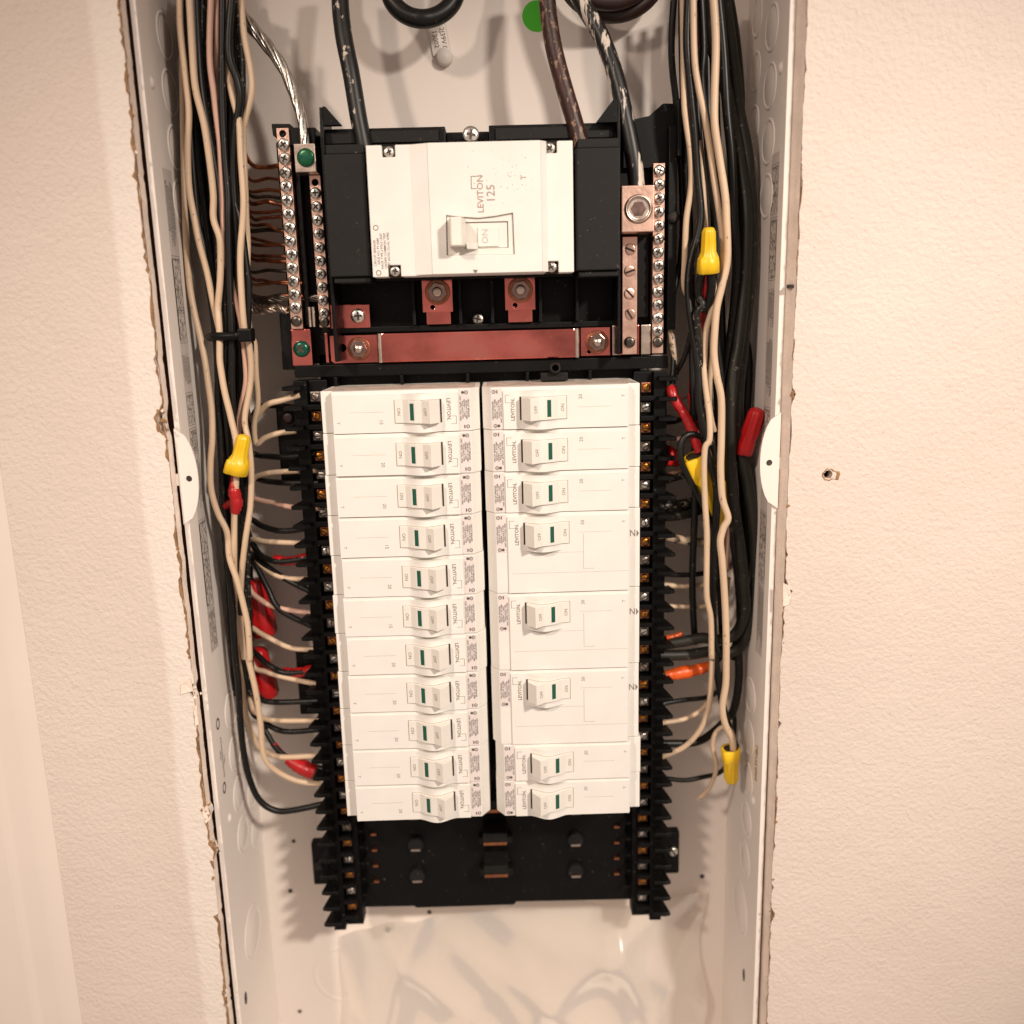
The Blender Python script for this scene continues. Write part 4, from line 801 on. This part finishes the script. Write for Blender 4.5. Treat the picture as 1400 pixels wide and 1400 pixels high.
BR = [('black wire hugging the left cream wire of the right bundle', 'wire_black', 2.1, tr(850, 0, (430, -120), (412, 250), (430, 500), (460, 800), (480, 1100), (500, 1400)) + tr(850, 300, (440, 250), (425, 420), (440, 600), (470, 800), (490, 1000), (500, 1200), (540, 1400)) + [(966, 620), (979, 660), (979, 700), (975, 770), (976, 860), (980, 890)], [32, 32, 34, 32, 28, 26, 28, 34, 40]),
      ('black wire crossing below the upper yellow connector on the right', 'wire_dusty', 1.7, tr(850, 300, (480, 350), (490, 480), (520, 540), (475, 600), (480, 700), (500, 900), (510, 1100), (530, 1300)) + [(972, 600), (985, 660)], [28, 24, 26, 34, 40]),
      ('thin black wire slanting down to the paint splattered wire', 'wire_black', 1.4, tr(850, 300, (470, 560), (440, 740), (400, 880), (345, 985)), [40, 46, 52], ),
      ('black wire beside the thick cables at the top right', 'wire_black', 2.2, tr(850, 0, (500, -120), (520, 300), (505, 500), (540, 800), (570, 1150), (600, 1400)) + tr(850, 300, (610, 300), (600, 700), (640, 1050), (660, 1400)) + [(990, 640), (978, 720), (972, 840), (985, 950), (999, 1000), (1006, 1022)], [38, 38, 40, 42, 38, 40, 46, 40, 32]),
      ('black wire looping over the middle yellow connector on the right', 'wire_black', 1.8, [(966, 625), (962, 608), (952, 595), (938, 596), (930, 609), (931, 628), (939, 647), (950, 668), (966, 700), (975, 725), (980, 790)], [40, 34, 30, 30, 32, 38, 46])]
for l, m, r, p, Y in BR: wire(l, m, r, p, Y, GR)
wire('dark red wire glimpsed between black wires of the right bundle', 'wire_red', 1.5, tr(850, 0, (470, -120), (480, 200), (430, 600), (420, 760), (480, 1100), (500, 1400)) + tr(850, 300, (540, 350), (520, 560), (530, 700)), [48, 44, 46, 40, 36], GR)
rt = wire('red taped wire standing behind the right bundle at its middle', 'wire_red', 1.6, [(946, 505), (945, 535), (948, 560), (953, 585), (958, 610)], [60, 52, 46], GR); tape(rt, [(944, 538), (947, 557), (951, 578)], [51, 47], 2.3)
FR = [('black wire filling the back of the right bundle at left', 940), ('black wire filling the back of the right bundle in its middle', 957), ('black wire filling the back of the right bundle at right', 972), ('black wire just behind the tan wire on the right', 983)]
for i, (l, x) in enumerate(FR):
    P_ = [(x - 8, -30), (x - 6, 90), (x - 2, 200), (x + 3, 300), (x + 4, 400), (x + 6, 480), (x + 9, 560), (x + 12, 640), (x + 10 + i, 720), (x + 6 + i * 3, 800), (x + 10 + i * 3, 880)]
    wire(l, 'wire_black', 2.0, P_[:11 - i % 2 * 2], [52 + i * 3, 48, 50 + i * 2, 46, 50, 56], GR, bend=.7)
# heavy cables against the right wall
TA = tr(850, 0, (560, -120), (575, 250), (640, 450), (720, 850), (780, 1200), (795, 1400)) + tr(850, 300, (790, 250), (775, 550), (748, 800), (710, 1000), (690, 1200), (695, 1400)) + tr(850, 600, (690, 200), (720, 450), (760, 700), (785, 950), (780, 1100), (730, 1240)) + [(985, 874), (960, 872), (935, 876), (902, 882)]
TBp = tr(850, 0, (640, -120), (690, 250), (725, 500), (750, 700), (800, 1000), (830, 1400)) + tr(850, 300, (825, 300), (800, 600), (765, 900), (745, 1100), (742, 1400)) + tr(850, 600, (800, 250), (838, 500), (855, 700), (855, 900), (830, 1120), (770, 1300)) + [(1000, 892), (975, 890), (940, 895), (902, 896)]
TCp = tr(850, 0, (605, -120), (650, 300), (672, 700), (700, 1000), (715, 1400)) + tr(850, 300, (730, 300), (712, 600), (672, 900), (652, 1100), (660, 1400)) + [(996, 680), (1006, 760), (1012, 820), (1012, 880)] + tr(850, 850, (740, 150), (748, 350), (720, 550), (670, 625), (560, 722), (460, 772), (262, 778))
TDp = tr(850, 0, (660, -120), (720, 250), (745, 600), (745, 800), (760, 1100), (770, 1400)) + tr(850, 300, (760, 300), (755, 600), (800, 900), (790, 1200), (765, 1400)) + [(1018, 680), (1024, 760), (1026, 830), (1010, 875), (1000, 900)]
GT = 'heavy cables against the right wall'
wire('heavy grey cable slanting down the right side of the box', 'cable_grey', 3.2, TA, [52, 50, 46, 40, 36, 36, 38, 42, 48, 50], GT, n=14)
wire('heavy black cable nearest the right wall of the box', 'cable_grey', 3.3, TBp, [56, 54, 50, 46, 42, 40, 42, 46, 52, 50], GT, n=14)
wire('black cable that ends in the lower right terminals after a bow', 'wire_black', 2.4, TCp, [46, 42, 40, 42, 44, 46, 50, 52, 54, 50], GT, n=12)
wire('black cable behind the heavy grey cable at the right', 'wire_black', 3.0, TDp, [66, 66, 62, 60, 58, 56, 58], GT, n=12)
# branch wires entering the right rail
rb = [('black', 'wire_dusty', 1.8, [(975, 560), (972, 600), (958, 640), (935, 650), (902, 660)]), ('black', 'wire_dusty', 3.0, [(1000, 600), (985, 660), (958, 682), (930, 689), (900, 692)]), ('black', 'cable_grey', 3.0, [(1002, 620), (990, 670), (960, 695), (930, 704), (898, 707)]),
      ('mottled cream', 'wire_speckled', 2.7, [(1000, 690), (990, 725), (970, 741), (940, 740), (900, 731)]), ('black', 'wire_black', 1.5, [(988, 700), (985, 755), (970, 780), (940, 785), (898, 785)]), ('cream', 'wire_white', 1.6, [(992, 760), (985, 790), (965, 800), (935, 801), (898, 799)]),
      ('cream', 'wire_white', 1.4, [(996, 790), (990, 818), (965, 829), (935, 830), (900, 828)]), ('black', 'wire_black', 1.5, [(992, 905), (985, 940), (966, 953), (935, 957), (900, 963)]), ('cream', 'wire_white', 1.5, [(976, 880), (975, 930), (966, 962), (940, 982), (902, 989)]),
      ('black', 'wire_black', 1.5, [(1003, 960), (1005, 1000), (1000, 1035), (985, 1055), (960, 1063), (935, 1067), (902, 1063)]), ('pink', 'wire_pink', 1.3, [(965, 540), (955, 570), (935, 597), (900, 603)]), ('pink', 'wire_pink', 1.3, [(968, 560), (960, 600), (935, 640), (912, 648)]),
      ('pink', 'wire_pink', 1.2, [(960, 500), (952, 530), (930, 545), (898, 550)]), ('black', 'wire_black', 1.6, [(962, 520), (950, 560), (925, 575), (898, 577)])]
cnt = {}
for i, (c, m, r, p) in enumerate(sorted(rb, key=lambda t: t[3][-1][1])):
    cnt[c] = cnt.get(c, 0) + 1
    wire(f'{c} wire bending into the right rail, {ORD[cnt[c]-1]} {c} one from the top', m, r, p, [62 + (i * 5) % 12, 66, 62, 54, 49], 'wires entering the right rail')
ot = wire('orange taped black wire entering the right rail near its middle', 'wire_black', 1.8, [(992, 870), (985, 898), (968, 911), (940, 919), (900, 922)], [62, 60, 52, 49], GR); tape(ot, [(970, 910), (952, 916), (930, 920), (909, 924)], [56, 53, 51, 49], 4.2, 'tape_orange', rfun=lambda t: 3.2 + 1.3 * math.sin(t * 3))
tape(ot, [(932, 866), (922, 870), (910, 872)], [54, 50], 1.8, 'tape_orange', 'tape')
wire('thin pale wire hooking over beside the lowest yellow connector', 'wire_white', 1.35, [(955, 1092), (968, 1079), (978, 1060), (979, 1042), (974, 1020), (977, 1003), (988, 994), (998, 998), (1003, 1012), (1003, 1026)], [56, 46, 36, 32, 31], GR)

# ---- heavy service cables at the top
GS = 'service cables entering the main breaker'
wire('black service cable with paint spots entering the main breaker at left', 'cable_painted', 5.1, [(466, -60), (465, 0), (470, 50), (480, 100), (490, 160), (497, 196), (500, 215)], [58, 52, 46, 42, 40, 40], GS, n=18)
wire('rusty brown service cable entering the main breaker at right', 'cable_rust', 5.1, [(748, -60), (748, 0), (756, 60), (770, 115), (785, 165), (793, 196), (796, 212)], [50, 48, 44, 42, 40, 40], GS, n=18)
wire('black service cable streaked with white paint entering the neutral lug', 'cable_striped', 5.0, [(770, -50), (793, 0), (822, 50), (842, 105), (855, 160), (866, 215), (871, 262)], [60, 54, 48, 42, 38, 38], GS, n=18)
def arc(cx, cz, r, a0, a1, n, Y): return [(cx + r * math.cos(a0 + (a1 - a0) * i / n), cz + r * math.sin(a0 + (a1 - a0) * i / n)) for i in range(n + 1)]
wire('thick black cable loop hanging down at the top of the box', 'wire_black', 5.4, [(518, -90), (520, -30)] + [(578 + 48 * math.cos(a), -22 + 48 * math.sin(a)) for a in [math.pi - .25 - i * .26 for i in range(11)]] + [(636, -40), (640, -90)], [66, 62, 60, 64, 70], 'cable loops at the top of the box', n=18)
bl_ = [(768, -60), (772, -20)] + [(836 + 70 * math.cos(a), -52 + 72 * math.sin(a)) for a in [math.pi - .5 - i * .22 for i in range(11)]] + [(905, -60)]
wire('dark brown cable loop sagging behind the streaked cable', 'cable_brown', 5.2, bl_, [78, 78, 76, 76], 'cable loops at the top of the box', n=18)
wire('second dark brown cable loop tucked under the first', 'cable_brown', 4.6, [(u - 4, v - 16) for u, v in bl_], [66, 66, 66], 'cable loops at the top of the box', n=18)

# ---- twist-on wire connectors
def nut(label, tip, base_, Y0, Y1, m, rb_, group, rtip=None):
    a, b = at(*tip, Y0), at(*base_, Y1); ax = (a - b); L_ = ax.length; rt_ = rtip or rb_ * .56
    t = thing('wire_connector', label, 'wire connector', b, group)
    def rib(j, i): return 1.0 + (.07 if (i // 2) % 2 else -.03) if 3 <= j <= 6 else 1.0
    def wing(j, i): return 1 + (.22 if i % 18 in (0, 1, 17) else 0)
    prof = [(rb_ * .80, 0), (rb_, .02 * L_), (rb_ * .98, .22 * L_), (rb_ * .92, .34 * L_), (rt_ * 1.12, .48 * L_), (rt_ * 1.05, .7 * L_), (rt_, .9 * L_), (rt_ * .86, .975 * L_), (rt_ * .6, L_), (.01, L_ * 1.005)]
    MB().lathe(prof[3:], 36, (0, 0, 0), ax, True, lambda j, i: 1.0 + (.09 if (i // 2) % 2 else -.05) if 1 <= j <= 3 else 1.0).build('ribbed_cap', m, t)
    MB().lathe([(rb_ * .7, .03 * L_)] + prof[:4] + [(rt_, .42 * L_)], 36, (0, 0, 0), ax, True, wing).build('skirt', m, t)
    MB().lathe([(rb_ * .72, 0.5), (rb_ * .7, .031 * L_)], 24, (0, 0, 0), ax).build('mouth', 'gap_dark', t)
    return t
GN = 'yellow twist-on wire connectors'
nut('yellow wire connector pointing up at the top of the right bundle', (969, 311), (968, 374), 16, 20, 'nut_yellow', 6.7, GN)
wire('black pair of wires coming out of the upper right yellow connector', 'wire_black', 2.0, [(962, 368), (954, 392), (958, 415), (964, 424)], [20, 24, 28, 30], GR); wire('black wire twisting under the upper right yellow connector', 'wire_black', 2.2, [(971, 368), (973, 392), (968, 412), (960, 425)], [20, 22, 26, 30], GR); wire('red wire inside the upper right yellow connector', 'wire_red', 1.4, [(966, 368), (964, 395), (962, 440)], [21, 26, 34], GR)
nut('yellow wire connector on the left bundle above a red taped wire', (334, 595), (323, 648), 24, 26, 'nut_yellow', 7.0, GN)
lr = wire('red taped wire end hanging under the left yellow connector', 'wire_red', 1.5, [(322, 640), (319, 660), (321, 675), (318, 695), (312, 705)], [26, 28, 34, 44], GL); tape(lr, [(319, 658), (320, 670), (323, 688), (321, 701)], [27, 28], 3.2, rfun=lambda t: 1.8 + 2.4 * math.sin(t * 2.7)); tape(lr, [(308, 692), (316, 688), (322, 698)], [34, 30], 2.6)
nut('yellow wire connector pointing down behind the middle of the right bundle', (978, 712), (949, 622), 44, 34, 'nut_yellow', 7.6, GN, 4.2)
nut('second yellow connector glimpsed behind the kinked cream wire', (986, 735), (984, 655), 46, 40, 'nut_yellow', 5.6, GN)
nut('lowest yellow wire connector hanging mouth up near the right wall', (1000, 1070), (999, 1022), 34, 32, 'nut_yellow', 6.6, GN, 4.3)
GRN = 'red twist-on wire connectors'
nut('red wire connector pointing up beside the right wall label', (1036, 559), (1017, 620), 30, 38, 'nut_red', 5.4, GRN, 4.9)
nut('upper of two dark red connectors behind the left bundle', (349, 792), (364, 868), 70, 74, 'nut_red', 7.2, GRN, 5.6); nut('lower of two dark red connectors behind the left bundle', (352, 886), (366, 952), 68, 72, 'nut_red', 7.4, GRN, 6.0)
nut('dark red connector in shadow left of the right bundle', (931, 628), (910, 622), 58, 54, 'nut_red', 6.6, GRN, 5.0)

# ---- crumpled clear plastic in the bottom of the box
mb = MB(); nx, nz = 90, 56; vs = []; fs = []
random.seed(5); fold = [(random.uniform(-130, 160), random.uniform(-560, -405), random.uniform(0.2, 1.1) if random.random() < .7 else random.uniform(1.8, 2.9), random.uniform(6, 13), random.uniform(14, 44), random.uniform(40, 130)) for _ in range(24)]
for j in range(nz):
    for i in range(nx):
        x = -122 + 282 * i / (nx - 1); top = -404 + 5 * math.sin(x * .045) - 30 * max(0, (-50 - x) / 72); z = top + (-588 - top) * j / (nz - 1)
        d = 0
        for fx, fz, a, h, wd_, ln in fold:
            t_ = ((x - fx) * math.cos(a) + (z - fz) * math.sin(a)) / wd_; q_ = (-(x - fx) * math.sin(a) + (z - fz) * math.cos(a)) / ln
            d += h * math.exp(-math.sqrt(t_ * t_ + .02) * 1.8 - q_ * q_)
        vs.append((x + 3 * math.sin(z * .06), 94.0 - min(30, d) - 12 * (j / nz) ** 2, z))
for j in range(nz - 1):
    for i in range(nx - 1): a = j * nx + i; fs.append((a, a + 1, a + nx + 1, a + nx))
mb.add(vs, fs, True)
tag(mb.build('plastic_bag', 'clear_film'), 'crumpled clear plastic bag in the bottom of the panel box', 'plastic bag')
